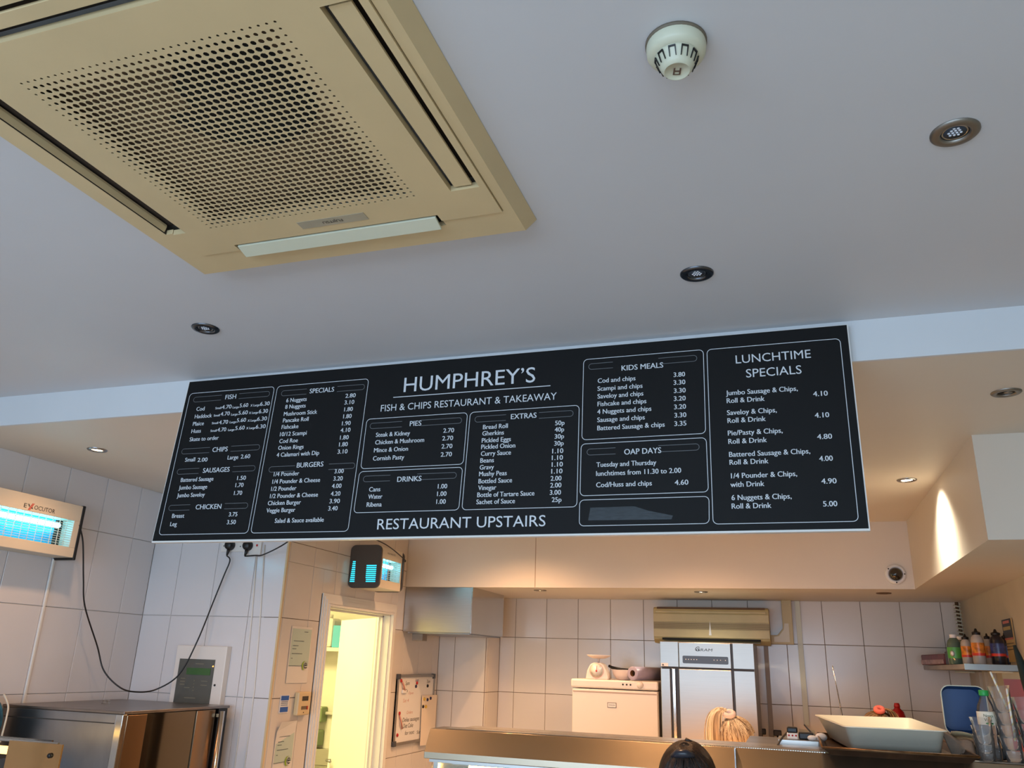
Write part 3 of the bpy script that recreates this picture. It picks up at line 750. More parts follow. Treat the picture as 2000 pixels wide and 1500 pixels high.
for a, b in (((503, 1064), (478, 1345)), ((517, 1064), (497, 1345))):
    A = at(*a, 'Y', YW-.004); B = at(*b, 'Y', YW-.004)
    tag(MB().tube([A, (A+B)/2+Vector((.004, 0, 0)), B, B+Vector((0, 0, -.5))], .0036).build('white_cable', M_white), ('left' if a[0] < 510 else 'right')+' of two thin white cables running down the tiles below the socket', 'cable')
tag(MB().box(XL+.005, XL+.013, 3.148, 3.160, -.9, .41).build('cable_trunking', M_white, bev=.002), 'white cable trunking down the left wall below the long insect killer', 'trunking')

# ================================================================ fire alarm panel
t = thing('alarm_panel', 'pale grey wall alarm control box with dark keypad panel above the oven', 'alarm panel', (-2.982, 3.79, -.30))
MB().box(-3.151, -2.830, 3.785, YW, -.31, .028).build('case', M_plw, t, bev=.004)
MB().box(-3.118, -2.893, 3.781, 3.785, -.30, -.040).build('dark_panel', mat('tinted_panel', (.34, .35, .33), .25, var=.12, vscale=10), t)
MB().box(-3.062, -2.911, 3.779, 3.781, -.118, -.084).build('display', mat('green_display', (.22, .38, .19), .3), t)
MB().rev((-2.900, 3.781, -.073), [(.003, 0), (.002, .002), (0, .003)], (0, -1, 0), 10).build('indicator_lamp', mat('orange_led', (1, .6, .2), .3, emit=12), t)
MB().rev((-2.875, 3.785, -.165), [(.0055, 0), (.0055, .003)], (0, -1, 0), 12).build('keyhole', M_ink, t)
mb = MB()
for k in range(4): mb.box(-3.006, -3.000, 3.7795, 3.781, -.150-k*.016, -.145-k*.016)
for (x, z, w_) in ((-3.012, -.065, .055), (-3.052, -.235, .07), (-3.093, -.14, .03), (-3.093, -.155, .03), (-3.093, -.17, .03), (-2.961, -.15, .04), (-2.961, -.17, .04), (-3.062, -.185, .035)):
    mb.box(x, x+w_, 3.7795, 3.781, z, z+.004)
stuff(mb.build('key_marks', mat('grey_marks', (.48, .47, .40), .5), t))

# ================================================================ notices and controller on the passage wall
XW = XC+.006
def notice(y0, y1, z0, z1, zc, label, curl):
    t = thing('notice', label, 'notice', (XW, (y0+y1)/2, z0))
    mb = MB(); n = 6; L = []
    for k in range(n+1):
        z = z0+(z1-z0)*k/n; o_ = .002+(.016*(k/n)**6 if curl else .0012*((n-k)/n)**3); L.append((z, o_))
    vs_ = []
    for z, o_ in L: vs_ += [(XW+o_, y0+(.018 if curl and z > z1-.03 else 0), z), (XW+o_*.3+.001, y1, z)]
    mb.add(vs_, [(2*i, 2*i+1, 2*i+3, 2*i+2) for i in range(n)]); mb.build('paper', mat('notice_paper', (.86, .84, .80), .5), t, thick=.0006)
    MB().add([(XW+.0032, y0+.008, zc), (XW+.0032, y1-.008, zc), (XW+.0032, y1-.008, z1-(.040 if curl else .012)), (XW+.0032, y0+.008, z1-(.040 if curl else .012))], [(0, 1, 2, 3)]).build('tinted_area', mat('notice_tint', (.72, .78, .72), .4), t)
    X = XW+.0044; mk = MB(); H = z1-zc
    mk.box(X-.0006, X, y0+.006, y1-.060, zc-.001, zc+.0014)
    for (a, b, c_) in ((.030, .135, .62), (.026, .085, .50), (.024, .070, .42), (.024, .130, .30), (.022, .045, .18), (.125, .165, .86)):
        for q_ in range(int((b-a)/.008)): mk.box(X-.0006, X, y0+a+q_*.008, y0+a+q_*.008+.0055, zc+H*c_, zc+H*c_+.0035)
    stuff(mk.build('small_print', mat('grey_print', (.40, .44, .44), .6), t))
    mb = MB(); yc, zz = y1-.045, zc+.002
    pts = [(yc+.020*math.cos(math.radians(a)), zz+.024*math.sin(math.radians(a))) for a in range(60, 310, 15)]
    for i in range(len(pts)-1):
        wd = .010*math.sin(math.pi*(i+.5)/len(pts))+.001; mb.add([(X+.001, pts[i][0]-wd, pts[i][1]), (X+.001, pts[i][0]+wd*.3, pts[i][1]), (X+.001, pts[i+1][0]+wd*.3, pts[i+1][1]), (X+.001, pts[i+1][0]-wd, pts[i+1][1])], [(0, 1, 2, 3)])
    lab(mb.build('green_swoosh', mat('lime_green', (.55, .66, .18), .5), t), 'lime green crescent round the letter e')
    mb = MB(); text(mb, 'e', (X+.0025, yc-.014, zz-.014), Y3, Z3v, .034, .044); text(mb, 'e', (X+.0025, yc-.012, zz-.014), Y3, Z3v, .034, .044); mb.build('letter', M_plw, t)
notice(3.942, 4.150, -.145, .146, -.058, 'printed notice with lime e emblem on the tiles above the blue card', False)
notice(3.908, 4.088, -.600, -.334, -.530, 'printed notice with lime e emblem and curled top below the controller', True)
t = thing('blue_card', 'small blue card pinned to the tiles left of the controller', 'card', (XW, 3.955, -.29))
MB().box(XW, XW+.002, 3.912, 3.996, -.292, -.203).build('card', M_plw, t)
MB().box(XW+.002, XW+.003, 3.918, 3.990, -.230, -.207).box(XW+.002, XW+.003, 3.918, 3.990, -.287, -.262).build('blue_bands', mat('card_blue', (.10, .35, .68), .4), t)
mk = MB()
for z in (-.238, -.246, -.255):
    for k in range(8): mk.box(XW+.002, XW+.003, 3.922+k*.008, 3.9275+k*.008, z, z+.004)
stuff(mk.build('card_print', mat('print_grey2', (.38, .46, .58), .5), t))
t = thing('air_con_controller', 'cream wall controller with a small dark screen beside the doorway', 'controller', (XW, 4.11, -.31))
MB().box(XW, XW+.028, 4.046, 4.168, -.308, -.190).build('case', M_cream, t, bev=.006)
MB().box(XW+.028, XW+.029, 4.080, 4.140, -.235, -.212).build('screen', mat('dark_screen', (.20, .18, .15), .2), t)
MB().box(XW+.028, XW+.030, 4.080, 4.130, -.278, -.262).build('button_row', mat('brown_buttons', (.42, .35, .26), .4), t)
MB().box(XW+.028, XW+.031, 4.133, 4.141, -.280, -.262).build('red_button', M_red, t)
MB().rev((XW+.028, 4.105, -.294), [(.003, 0), (.003, .002)], (1, 0, 0), 10).build('knob', M_ink, t)

# ================================================================ back room seen through the doorway
t = thing('wall_shelf', 'pale shelf high in the yellow back room', 'shelf', (-3.85, 6.28, .05))
MB().box(-4.3, -3.2, 6.16, 6.40, .035, .065).build('board', M_white, t, bev=.002)
MB().box(-3.9, -3.88, 6.2, 6.40, -.08, .035).build('bracket', M_white, t)
t = thing('plastic_drum', 'white plastic drum with a grey label on the back room shelf', 'drum', (-3.76, 6.25, .065))
MB().box(-3.77, -3.612, 6.18, 6.33, .065, .30).build('body', M_plw, t, bev=.025)
MB().box(-3.735, -3.655, 6.178, 6.18, .10, .19).build('label_patch', mat('label_grey', (.50, .50, .50), .6, var=.4, vscale=60), t)
mb = MB(); text(mb, 'M.JP', (-3.73, 6.178, .245), X3, Z3v, .08, .02); text(mb, 'C.CC', (-3.735, 6.178, .212), X3, Z3v, .06, .014); mb.build('lettering', M_ink, t)
MB().cyl((-3.69, 6.25, .30), (-3.69, 6.25, .33), .03).build('cap', M_plw, t)
tag(MB().box(-3.600, -3.50, 6.17, 6.30, .065, .24).build('blue_box', mat('sky_blue_card', (.35, .72, .85), .5), bev=.004), 'sky blue box beside the drum on the back room shelf', 'box')
t = thing('soap_dispenser', 'upper grey-green dispenser on the back room wall', 'dispenser', (-3.80, 6.36, -.50))
MB().box(-3.82, -3.705, 6.30, 6.40, -.52, -.40).build('body', mat('green_grey_plastic', (.52, .60, .44), .4), t, bev=.012)
MB().box(-3.78, -3.735, 6.29, 6.32, -.555, -.52).build('nozzle', mat('green_grey_plastic', (.52, .60, .44), .4), t, bev=.004)
t = thing('soap_dispenser', 'lower grey-green dispenser on the back room wall above the sink', 'dispenser', (-3.81, 6.36, -.70))
MB().box(-3.83, -3.715, 6.30, 6.40, -.70, -.58).build('body', mat('green_grey_plastic', (.52, .60, .44), .4), t, bev=.012)
MB().box(-3.79, -3.745, 6.29, 6.32, -.72, -.70).build('nozzle', mat('green_grey_plastic', (.52, .60, .44), .4), t, bev=.004)
tag(MB().tube([(-3.705, 6.37, -.452), (-3.2, 6.37, -.455)], .014, 12).build('water_pipe', M_white), 'white pipe running along the back room wall', 'pipe')
t = thing('sink', 'steel corner sink in the back room', 'sink', (-3.70, 6.2, -.86))
MB().box(-4.0, -3.3, 5.98, 6.38, -.86, -.845).box(-4.0, -3.3, 6.36, 6.395, -.845, -.72).build('top', M_steel, t, bev=.003)
MB().rev((-3.63, 6.15, -.8445), [(.02, 0), (.02, .002), (0, .002)], (0, 0, 1), 16).build('plug_hole', M_dark, t)
MB().box(-3.98, -3.32, 6.0, 6.38, -1.0, -.86).box(-3.98, -3.94, 6.0, 6.04, ZF, -1.0).box(-3.36, -3.32, 6.0, 6.04, ZF, -1.0).build('stand', M_steeld, t)

# ================================================================ whiteboard on the passage wall
XB = XW+.014
t = thing('whiteboard', 'small framed whiteboard with handwriting and magnets beside the doorway', 'whiteboard', (XW, 5.58, -.55))
wy0, wy1, wz0, wz1 = 5.272, 5.895, -.552, -.106
MB().box(XW, XB-.004, wy0, wy1, wz0, wz1).build('panel', M_plw, t)
MB().box(XW, XB+.004, wy0, wy1, wz1-.018, wz1).box(XW, XB+.004, wy0, wy1, wz0, wz0+.018).box(XW, XB+.004, wy0, wy0+.014, wz0, wz1).box(XW, XB+.004, wy1-.014, wy1, wz0, wz1).build('frame', mat('aluminium_frame', (.60, .56, .50), .35, 1.), t)
for (y, z) in ((wy0, wz1), (wy1, wz1), (wy0, wz0), (wy1, wz0)):
    MB().box(XW, XB+.006, y-.004 if y == wy0 else y-.034, y+.034 if y == wy0 else y+.004, z-.03 if z == wz1 else z-.004, z+.004 if z == wz1 else z+.03).build('corner_cap', mat('grey_cap', (.25, .25, .25), .5), t, bev=.003)
XT = XB-.0035
mb = MB()
for (s_, y, z, w_, c_) in (('5pm', 5.40, -.175, .065, .026), ('7pm', 5.76, -.165, .06, .022), ('Delias sausages', 5.395, -.410, .27, .026), ('Diet Coke', 5.410, -.450, .16, .028), ('for next', 5.445, -.495, .15, .026), ('Sat', 5.64, -.500, .06, .022)):
    text(mb, s_, (XT, y, z), Y3, Z3v, w_, c_, .2)
mb.build('black_handwriting', M_ink, t)
mb = MB(); text(mb, '6pm', (XT, 5.56, -.155), Y3, Z3v, .055, .022, .2); mb.build('purple_handwriting', mat('purple_ink', (.45, .35, .55), .6), t)
mb = MB(); text(mb, 'Open', (XT, 5.46, -.235), Y3, Z3v, .08, .016, .2); text(mb, 'Sat 4', (XT, 5.38, -.285), Y3, Z3v, .09, .022, .2); text(mb, 'Orders', (XT, 5.45, -.362), Y3, Z3v, .10, .02, .2)
mb.build('red_handwriting', mat('faded_red_ink', (.80, .58, .52), .6), t)
def magnet(y, z, c_, x=None, r=.011, n=[0]):
    cn = {'red': M_red, 'black': M_ink, 'yellow': mat('yellow_magnet', (.85, .70, .20), .4), 'navy': mat('navy_magnet', (.12, .12, .26), .4)}[c_]
    o = MB().rev((x or XT, y, z), [(r, 0), (r, .005), (r*.8, .008)], (1, 0, 0), 18).build('magnet', cn); return o
for (y, z, c_, d_) in ((5.325, -.145, 'red', 'red magnet at the top left of the whiteboard'), (5.335, -.352, 'red', 'red magnet halfway down the left of the whiteboard'), (5.325, -.487, 'red', 'red magnet low on the left of the whiteboard'),
                       (5.415, -.213, 'black', 'black magnet left of centre on the whiteboard'), (5.585, -.163, 'red', 'red magnet below the purple writing'), (5.572, -.185, 'navy', 'navy magnet just below the red one under the purple writing'), (5.775, -.185, 'black', 'black magnet at the top right of the whiteboard')):
    tag(magnet(y, z, c_), d_, 'magnet')
tag(MB().box(XT, XT+.012, 5.345, 5.41, -.226, -.204).build('board_eraser', M_plw, bev=.003), 'small white clip under the upper red magnet on the whiteboard', 'clip')
pp = MB(); a_ = [(XB+.006, 5.672, -.247), (XB+.006, 5.942, -.250), (XB+.006, 5.942, -.585), (XB+.006, 5.690, -.580)]
pp.add(a_, [(0, 1, 2, 3)]); tag(pp.build('paper_sheet', mat('blank_paper', (.90, .84, .76), .6), thick=.0008), 'blank white sheet of paper held by magnets over the edge of the whiteboard', 'paper')
for (y, z, c_, d_) in ((5.71, -.272, 'yellow', 'upper yellow magnet on the blank sheet'), (5.765, -.278, 'navy', 'navy magnet between the yellow one and the topmost on the sheet'), (5.82, -.270, 'navy', 'rightmost navy magnet on the blank sheet'),
                       (5.695, -.322, 'black', 'black magnet at the lower left of the magnet group on the sheet'), (5.745, -.324, 'yellow', 'lower yellow magnet on the blank sheet')):
    tag(magnet(y, z, c_, XB+.0066), d_, 'magnet')
for (y, z, l_, d_) in ((5.345, -.150, .06, 'upper'), (5.345, -.365, .085, 'lower')):
    tag(MB().tube([(XT+.004, y-.01, z), (XT+.012, y+.008, z-l_*.5), (XT+.008, y+.035, z-l_)], .006, 8).build('marker_pen', mat('pinkish_pen', (.76, .52, .44), .5)), d_+' pinkish marker hanging at the left of the whiteboard', 'pen')

# ================================================================ steel hood box
t = thing('extractor_hood', 'square brushed steel extractor box under the bulkhead', 'hood', (-2.30, 5.65, .175))
hb = MB().box(XC+.008, -2.046, 5.316, 5.974, .176, .4765).build('body', M_steel, t, bev=.002)
MB().box(-2.052, -2.044, 5.313, 5.974, .172, .4765).build('edge_strip', M_steelv, t)
MB().box(-2.52, -2.06, 5.33, 5.96, .165, .176).build('grease_tray', M_steeld, t)
tag(MB().box(-2.50, -2.42, 5.36, 5.44, .118, .165).build('junction_box', mat('grey_junction', (.52, .49, .45), .5), bev=.003), 'small grey junction box under the steel extractor box', 'junction box')

# ================================================================ wall air conditioner and its trunking
t = thing('wall_air_conditioner', 'yellowed wall air conditioner above the tall steel fridge', 'air conditioner', (-.53, 6.17, .17))
ya = 6.075; prof = [(6.275, .412), (6.10, .412), (ya+.008, .402), (ya+.004, .392), (ya, .360), (ya, .215), (ya+.006, .190), (6.12, .165), (6.275, .165)]
def extr(pf, x0, x1): return MB().prism([(x0, y, z) for y, z in pf], (x1-x0, 0, 0))
M_acw = mat('greasy_cream_plastic', (.74, .66, .46), .42, var=.12, vscale=5)
extr(prof, -.931, -.131).build('body', M_acw, t, bev=.004)
MB().box(-.905, -.155, 6.082, 6.12, .388, .4135).build('intake', mat('intake_brown', (.36, .26, .16), .7), t)
MB().box(-.915, -.150, ya-.004, ya+.01, .372, .386).build('top_strip', M_acw, t, bev=.002)
MB().box(-.929, -.133, ya-.002, ya+.004, .264, .307).build('grille_recess', mat('grille_brown', (.42, .34, .22), .6), t)
mb = MB()
for k in range(6): z = .267+k*.0072; mb.box(-.930, -.132, ya-.0045, ya-.001, z, z+.003)
stuff(mb.build('slats', M_acw, t))
MB().box(-.930, -.132, ya-.006, ya, .311, .366).box(-.930, -.132, ya-.006, ya, .205, .260).build('front_panels', M_acw, t, bev=.002)
mb = MB().prism([(-.542, ya-.007, .222), (-.524, ya-.007, .222), (-.5325, ya-.007, .318)], (0, -.004, 0)); mb.build('emblem', M_plw, t)
MB().box(-.870, -.195, ya-.004, ya+.03, .186, .200).build('outlet', M_dark, t)
MB().box(-.862, -.198, ya-.012, ya+.03, .172, .178).build('louvre', mat('louvre_brown', (.38, .33, .27), .5), t)
tr = MB().prism([(-.045, 6.20, .477), (.022, 6.20, .477), (.022, 6.20, .178), (-.131, 6.20, .178), (-.131, 6.20, .238), (-.085, 6.20, .238), (-.045, 6.20, .285)], (0, .074, 0))
t2 = tag(tr.build('pipe_trunking', M_acw, bev=.003), 'yellowed pipe trunking bending from the wall air conditioner up to the ceiling', 'trunking')
MB().prism([(-.108, 6.196, .193), (-.005, 6.196, .193), (-.005, 6.196, .318), (-.033, 6.196, .318), (-.040, 6.196, .275), (-.075, 6.196, .232), (-.108, 6.196, .226)], (0, .004, 0)).build('cover', mat('pale_cover', (.80, .76, .66), .4), t2)
tag(MB().box(.046, .080, 6.25, 6.275, -.345, .476).build('cable_trunking', M_creaml, bev=.001), 'pale vertical cable trunking on the kitchen tiles right of the fridge', 'trunking')
tag(MB().box(-.185, -.155, 6.258, 6.275, -1.0, .18).build('cable_trunking', mat('dusky_trunking', (.62, .58, .54), .5), bev=.001), 'dull grey-brown vertical trunking on the tiles close behind the fridge', 'trunking')  # duller colour than the pale trunking

# ================================================================ tall fridge
t = thing('upright_fridge', 'tall stainless steel upright fridge under the wall air conditioner', 'fridge', (-.515, 5.85, -1.60))
F0, F1, FT = -.807, -.224, .158
MB().box(F0, F1, 5.53, 6.06, -1.60, FT).build('cabinet', mat('fridge_side_steel', (.50, .49, .47), .35, 1.), t, bev=.003)
fy = 5.50
M_fr = mat('fridge_steel', (.62, .61, .585), .36, 1., var=.03, vscale=5, stretch=(1, 1, 30))
MB().box(F0, -.690, fy+.012, 5.53, .004, FT).box(-.352, F1, fy+.012, 5.53, .004, FT).box(-.686, -.364, fy, 5.53, .004, FT-.004).build('top_fascia', M_fr, t, bev=.002)
d_ = MB().box(F0, -.746, fy+.012, 5.53, -1.45, -.006).box(-.352, F1, fy+.012, 5.53, -1.45, -.006).box(-.690, -.364, fy, 5.53, -1.45, -.006).build('door', M_fr, t, bev=.003)
MB().box(-.746, -.690, fy+.024, fy+.028, -1.45, -.006).build('handle_recess', mat('recess_dark', (.14, .12, .10), .4), d_)
MB().box(-.733, -.712, fy+.002, fy+.024, -1.45, -.006).build('handle_bar', M_steelv, d_, bev=.003)
MB().box(-.364, -.352, fy+.014, fy+.02, -1.45, FT-.004).build('groove', mat('recess_dark', (.14, .12, .10), .4), t)
MB().box(F0+.01, F1-.005, fy+.008, 5.53, -.007, .005).build('gasket_line', mat('gasket_black', (.10, .09, .08), .5), t)
MB().prism([(x, fy-.0025, z) for x, z in rrect(-.663, -.380, .028, .074, .008)], (0, .003, 0)).build('control_strip', mat('charcoal_panel', (.19, .18, .18), .3), t)
mb = MB()
for x in (-.645, -.628, -.611, -.594, -.577, -.47, -.45, -.43, -.40): mb.box(x, x+.005, fy-.0032, fy-.0025, .050, .055)
stuff(mb.build('indicator_dots', M_plw, t))
mb = MB(); text(mb, 'G', (-.585, fy-.0012, .104), X3, Z3v, .026, .026, .25); text(mb, 'GRAM', (-.578, fy-.0012, .104), X3, Z3v, .100, .016, .25); mb.build('maker_name', M_ink, t)
MB().box(-.802, -.757, fy+.0105, fy+.0115, .006, .026).build('sticker', M_plw, t)
mb = MB().add([(-.797, fy+.0098, .010), (-.782, fy+.0098, .010), (-.790, fy+.0098, .022)], [(0, 1, 2)]); mb.build('sticker_mark', M_ink, t)
MB().box(F0+.03, F1-.03, 5.56, 6.0, ZF, -1.60).build('plinth', M_dark, t)
# ================================================================ chest-high freezer
t = thing('white_freezer', 'white box freezer left of the tall steel fridge', 'freezer', (-1.13, 5.88, ZF))
M_fz = mat('freezer_white', (.88, .84, .80), .4)
MB().box(-1.414, -.840, 5.615, 6.20, ZF+.02, -.150).build('body', M_fz, t, bev=.006)
MB().box(-1.421, -.838, 5.598, 6.20, -.146, -.092).build('top', M_fz, t, bev=.010)
MB().box(-1.410, -.843, 5.596, 5.612, ZF+.10, -.153).build('door', M_fz, t, bev=.005)
MB().box(-1.405, -.848, 5.5945, 5.597, -.173, -.166).build('door_line', mat('line_grey', (.66, .58, .52), .5), t)
MB().box(-1.172, -1.112, 5.5935, 5.596, -.262, -.230).build('badge', mat('badge_grey', (.48, .44, .40), .4), t)
MB().box(-1.168, -1.116, 5.5925, 5.5935, -.258, -.234).build('badge_face', M_plw, t)
mb = MB(); text(mb, 'ZANUSSI', (-1.163, 5.592, -.250), X3, Z3v, .042, .009); mb.build('badge_lettering', M_ink, t)
mb = MB()
for x in (-1.068, -1.043, -1.018): mb.rev((x, 5.598, -.116), [(.0055, 0), (.0055, .003)], (0, -1, 0), 10)
mb.build('indicator_lamps', M_ink, t)
MB().rev((-.955, 5.598, -.116), [(.022, 0), (.020, .004), (.018, .012)], (0, -1, 0), 24).build('dial', M_fz, t)
tz = -.092
# kitchen scale
t = thing('kitchen_scale', 'white kitchen scale with a round dial and flat pan', 'scale', (-1.248, 5.68, tz))
pf = [(-.074, 0), (.074, 0), (.074, .012), (.066, .055), (.045, .095), (.022, .106), (-.022, .106), (-.045, .095), (-.066, .055), (-.074, .012)]
M_sc = mat('scale_white', (.90, .84, .80), .4)
MB().prism([(-1.250+x, 5.625, tz+z) for x, z in pf], (0, .11, 0)).build('body', M_sc, t, bev=.007)
MB().rev((-1.250, 5.626, tz+.056), [(.0475, 0), (.0475, .005), (.044, .006)], (0, -1, 0), 32).build('dial_rim', mat('rim_pink', (.78, .66, .62), .4), t)
MB().rev((-1.250, 5.6195, tz+.056), [(.0435, 0), (0, .0005)], (0, -1, 0), 32).build('dial_face', M_plw, t)
mb = MB()
for k in range(20):
    a = 2*PI*k/20; mb.obox((-1.250+.036*math.sin(a)-.0008, 5.6187, tz+.056+.036*math.cos(a)-.0008), (.0016, 0, 0), (0, .0003, 0), (0, 0, .0016))
stuff(mb.build('dial_marks', M_ink, t))
MB().obox((-1.2515, 5.617, tz+.052), (.003, 0, 0), (0, .001, 0), (.004, 0, .036)).rev((-1.250, 5.618, tz+.054), [(.006, 0), (.006, .002)], (0, -1, 0), 14).build('red_pointer', M_red, t)
MB().cyl((-1.250, 5.68, tz+.10), (-1.247, 5.68, tz+.135), .007).build('stem', M_sc, t)
MB().rev((-1.247, 5.68, tz+.132), [(0, 0), (.04, .002), (.068, .012), (.080, .020), (.081, .023), (.068, .017), (.0, .008)], (0, 0, 1), 36).build('pan', M_sc, t)
t = thing('mixing_bowl', 'white bowl between the scale and the plastic roll', 'bowl', (-1.10, 5.72, tz))
MB().rev((-1.090, 5.74, tz), [(.03, 0), (.045, .004), (.070, .035), (.078, .062), (.080, .066), (.074, .064), (.040, .012), (0, .008)], (0, 0, 1), 32).build('bowl_body', M_sc, t)
tag(MB().tube([(-1.19, 5.74, tz+.088), (-1.165, 5.73, tz+.078), (-1.10, 5.70, tz+.071), (-1.03, 5.70, tz+.070)], .006, rs=[.009, .010, .007, .005]).build('black_spatula', M_black), 'black utensil lying across the white bowl', 'utensil')
t = thing('plastic_roll', 'thick roll of pale plastic film on the freezer top', 'roll', (-.93, 5.75, tz))
A, B = Vector((-1.008, 5.625, tz+.047)), Vector((-.858, 5.93, tz+.046)); ax = (B-A).normalized()
M_roll = mat('lilac_film', (.66, .62, .70), .35, var=.08, vscale=9)
MB().rev(A, [(.020, 0), (.041, 0), (.043, .002), (.043, (B-A).length), (.02, (B-A).length)], ax, 30, cap=False).build('film', M_roll, t)
MB().rev(A+ax*.001, [(.0205, 0), (.0205, (B-A).length-.01), (.0185, (B-A).length-.01), (.0185, 0)], ax, 24, cap=False).build('cardboard_core', mat('cardboard', (.48, .34, .20), .8), t)

# plugs behind the fridge
for x, z, l_ in ((-.13, -.400, 'black plug on the kitchen tiles right of the fridge'), (-.232, -.396, 'black plug half hidden in the gap behind the fridge')):
    t = thing('mains_plug', l_, 'plug', (x, 6.25, z-.05))
    MB().box(x-.026, x+.026, 6.235, 6.274, z-.018, z+.018).build('body', M_black, t, bev=.005)
    MB().tube([(x, 6.245, z-.015), (x-.002, 6.235, z-.10), (x-.006, 6.22, z-.35), (x-.02, 6.2, z-.6)], .005).build('cord', M_black, t)
t = thing('wall_socket', 'cream wall socket low on the kitchen tiles below the trunking', 'socket', (.06, 6.26, -.43))
MB().box(.01, .11, 6.264, 6.274, -.43, -.37).build('plate', M_creaml, t, bev=.002)
MB().box(.03, .058, 6.248, 6.264, -.415, -.385).build('adaptor', mat('grey_adaptor', (.45, .42, .38), .5), t, bev=.003)

# ================================================================ serving range with its sloping steel canopy
RX0, RX1, RYF, RZT = -1.386, 1.06, 3.20, -.26
t = thing('frying_range', 'long stainless steel heated serving range with a sloping canopy', 'range', ((RX0+RX1)/2, 3.4, ZF))
cs = [(RYF, RZT), (RYF-.045, RZT-.081), (RYF-.045, RZT-.104), (RYF-.03, RZT-.106), (RYF+.02, RZT-.03), (RYF+.14, RZT-.03), (RYF+.14, RZT)]
MB().prism([(RX0, y, z) for y, z in cs], (RX1-RX0, 0, 0)).build('canopy', mat('canopy_steel', (.70, .64, .55), .26, 1., var=.05, vscale=4, stretch=(.4, 1, 1)), t, bev=.0015)  # gold of the warm reflections tinted into the steel's base colour
MB().box(RX0+.06, RX1, RYF+.14, RYF+.34, RZT-.02, RZT-.006).box(RX0+.06, RX1, RYF+.02, RYF+.06, RZT, RZT+.004).build('deck', M_steel, t, bev=.002)
MB().box(-.20, RX1, RYF+.34, RYF+.78, RZT-.03, RZT-.012).build('rear_deck', M_steeld, t, bev=.002)
mb = MB()
for k in range(60):
    x = -.38+k*.0078; mb.box(x, x+.0040, RYF+.004, RYF+.018, RZT+.0005, RZT+.0020)
stuff(mb.build('vent_ribs', M_steelv, t))
MB().box(-.39, .10, RYF+.0215, RYF+.023, RZT, RZT+.003).build('vent_strip', mat('yellow_reflection', (.90, .76, .42), .3, 1.), t)  # yellow reflection along the vent edge, put into the strip's colour
MB().box(-.214, -.210, RYF-.047, RYF-.0005, RZT-.106, RZT-.001).build('panel_seam', M_steelv, t)
MB().box(RX0+.012, RX1-.02, RYF+.02, RYF+.68, ZF+.05, -.88).build('cabinet', M_steel, t, bev=.004)
MB().box(RX0+.012, RX0+.030, RYF+.03, RYF+.62, -.88, RZT-.03).build('end_glass_frame', M_steelv, t)
MB().box(RX0+.02, RX1-.02, RYF-.035, RYF-.012, RZT-.116, RZT-.106).build('glass_rail', M_steel, t)
MB().box(RX0+.03, RX1-.03, RYF-.030, RYF-.025, -.88, RZT-.125).build('front_glass', GLASS, t)
MB().box(RX0+.06, RX1-.06, RYF+.10, RYF+.34, RZT-.135, RZT-.035).build('lamp_housing', M_steelv, t)
MB().cyl((RX0+.10, RYF+.20, RZT-.155), (RX1-.10, RYF+.20, RZT-.155), .014).build('heat_lamp', mat('heat_lamp', (1., .82, .46), .3, emit=22), t)
MB().box(RX0+.04, RX1-.03, RYF+.60, RYF+.62, -.88, RZT-.03).build('back_panel', M_steelv, t)
# baking tray and white tub on the range
t = thing('baking_tray', 'scorched dark baking tray overhanging the edge of the steel range', 'tray', (.29, 3.35, -.26))
bt = [(.075, 3.085), (.535, 3.085), (.535, 3.78), (.075, 3.78)]; zi = RZT+.004
M_bt = mat('scorched_tin', (.26, .19, .14), .4, .7, var=.5, vscale=14)
mb = MB(); n_ = len(bt)
def ring(mb, o, i, zo, zi_): mb.add([(x, y, zo) for x, y in o]+[(x, y, zi_) for x, y in i], [(k, (k+1) % 4, (k+1) % 4+4, k+4) for k in range(4)])
def ins_(p, d): cx = sum(a for a, b in p)/4; cy = sum(b for a, b in p)/4; return [(x+(d if x < cx else -d), y+(d if y < cy else -d)) for x, y in p]
btm = ins_(bt, .025)
mb.add([(x, y, RZT+.004) for x, y in btm], [(0, 1, 2, 3)]); ring(mb, bt, btm, RZT+.026, RZT+.004)
mb.build('pan', M_bt, t, thick=.002)
MB().tube([(x, y, RZT+.026) for x, y in bt+[bt[0]]], .004, 8).build('rolled_rim', mat('rusty_rim', (.46, .34, .22), .35, .8, var=.5, vscale=30), t)
t = thing('white_tub', 'large white plastic tub on the baking tray', 'tub', (.29, 3.5, -.25))
rim = [(.071, 3.86), (.150, 3.132), (.469, 3.160), (.452, 3.98)]; base = [(.118, 3.75), (.172, 3.185), (.448, 3.205), (.425, 3.86)]; rz = -.170; bz = -.243
def rpoly(P, rad=.028, n=5):
    out = []; m_ = len(P)
    for i in range(m_):
        a, b, c_ = Vector((*P[i-1], 0)), Vector((*P[i], 0)), Vector((*P[(i+1) % m_], 0))
        s0 = b+(a-b).normalized()*rad; s1 = b+(c_-b).normalized()*rad
        for k in range(n+1): u = k/n; p_ = s0*(1-u)**2+b*2*u*(1-u)+s1*u*u; out.append((p_.x, p_.y))
    return out
ro, ri, bo = rpoly(rim), rpoly([(x+(.26-x)*.045, y+(3.53-y)*.02) for x, y in rim]), rpoly(base)
n_ = len(ro); mb = MB()
mb.add([(x, y, rz) for x, y in ro]+[(x, y, rz+.003) for x, y in ro]+[(x, y, rz+.003) for x, y in ri]+[(x, y, bz+.004) for x, y in [(x+(.29-x)*.03, y+(3.5-y)*.02) for x, y in bo]],
       [(i, (i+1) % n_, (i+1) % n_+n_, i+n_) for i in range(n_)]+[(i+n_, (i+1) % n_+n_, (i+1) % n_+2*n_, i+2*n_) for i in range(n_)]+[(i+2*n_, (i+1) % n_+2*n_, (i+1) % n_+3*n_, i+3*n_) for i in range(n_)]+[tuple(range(3*n_, 4*n_))], True)
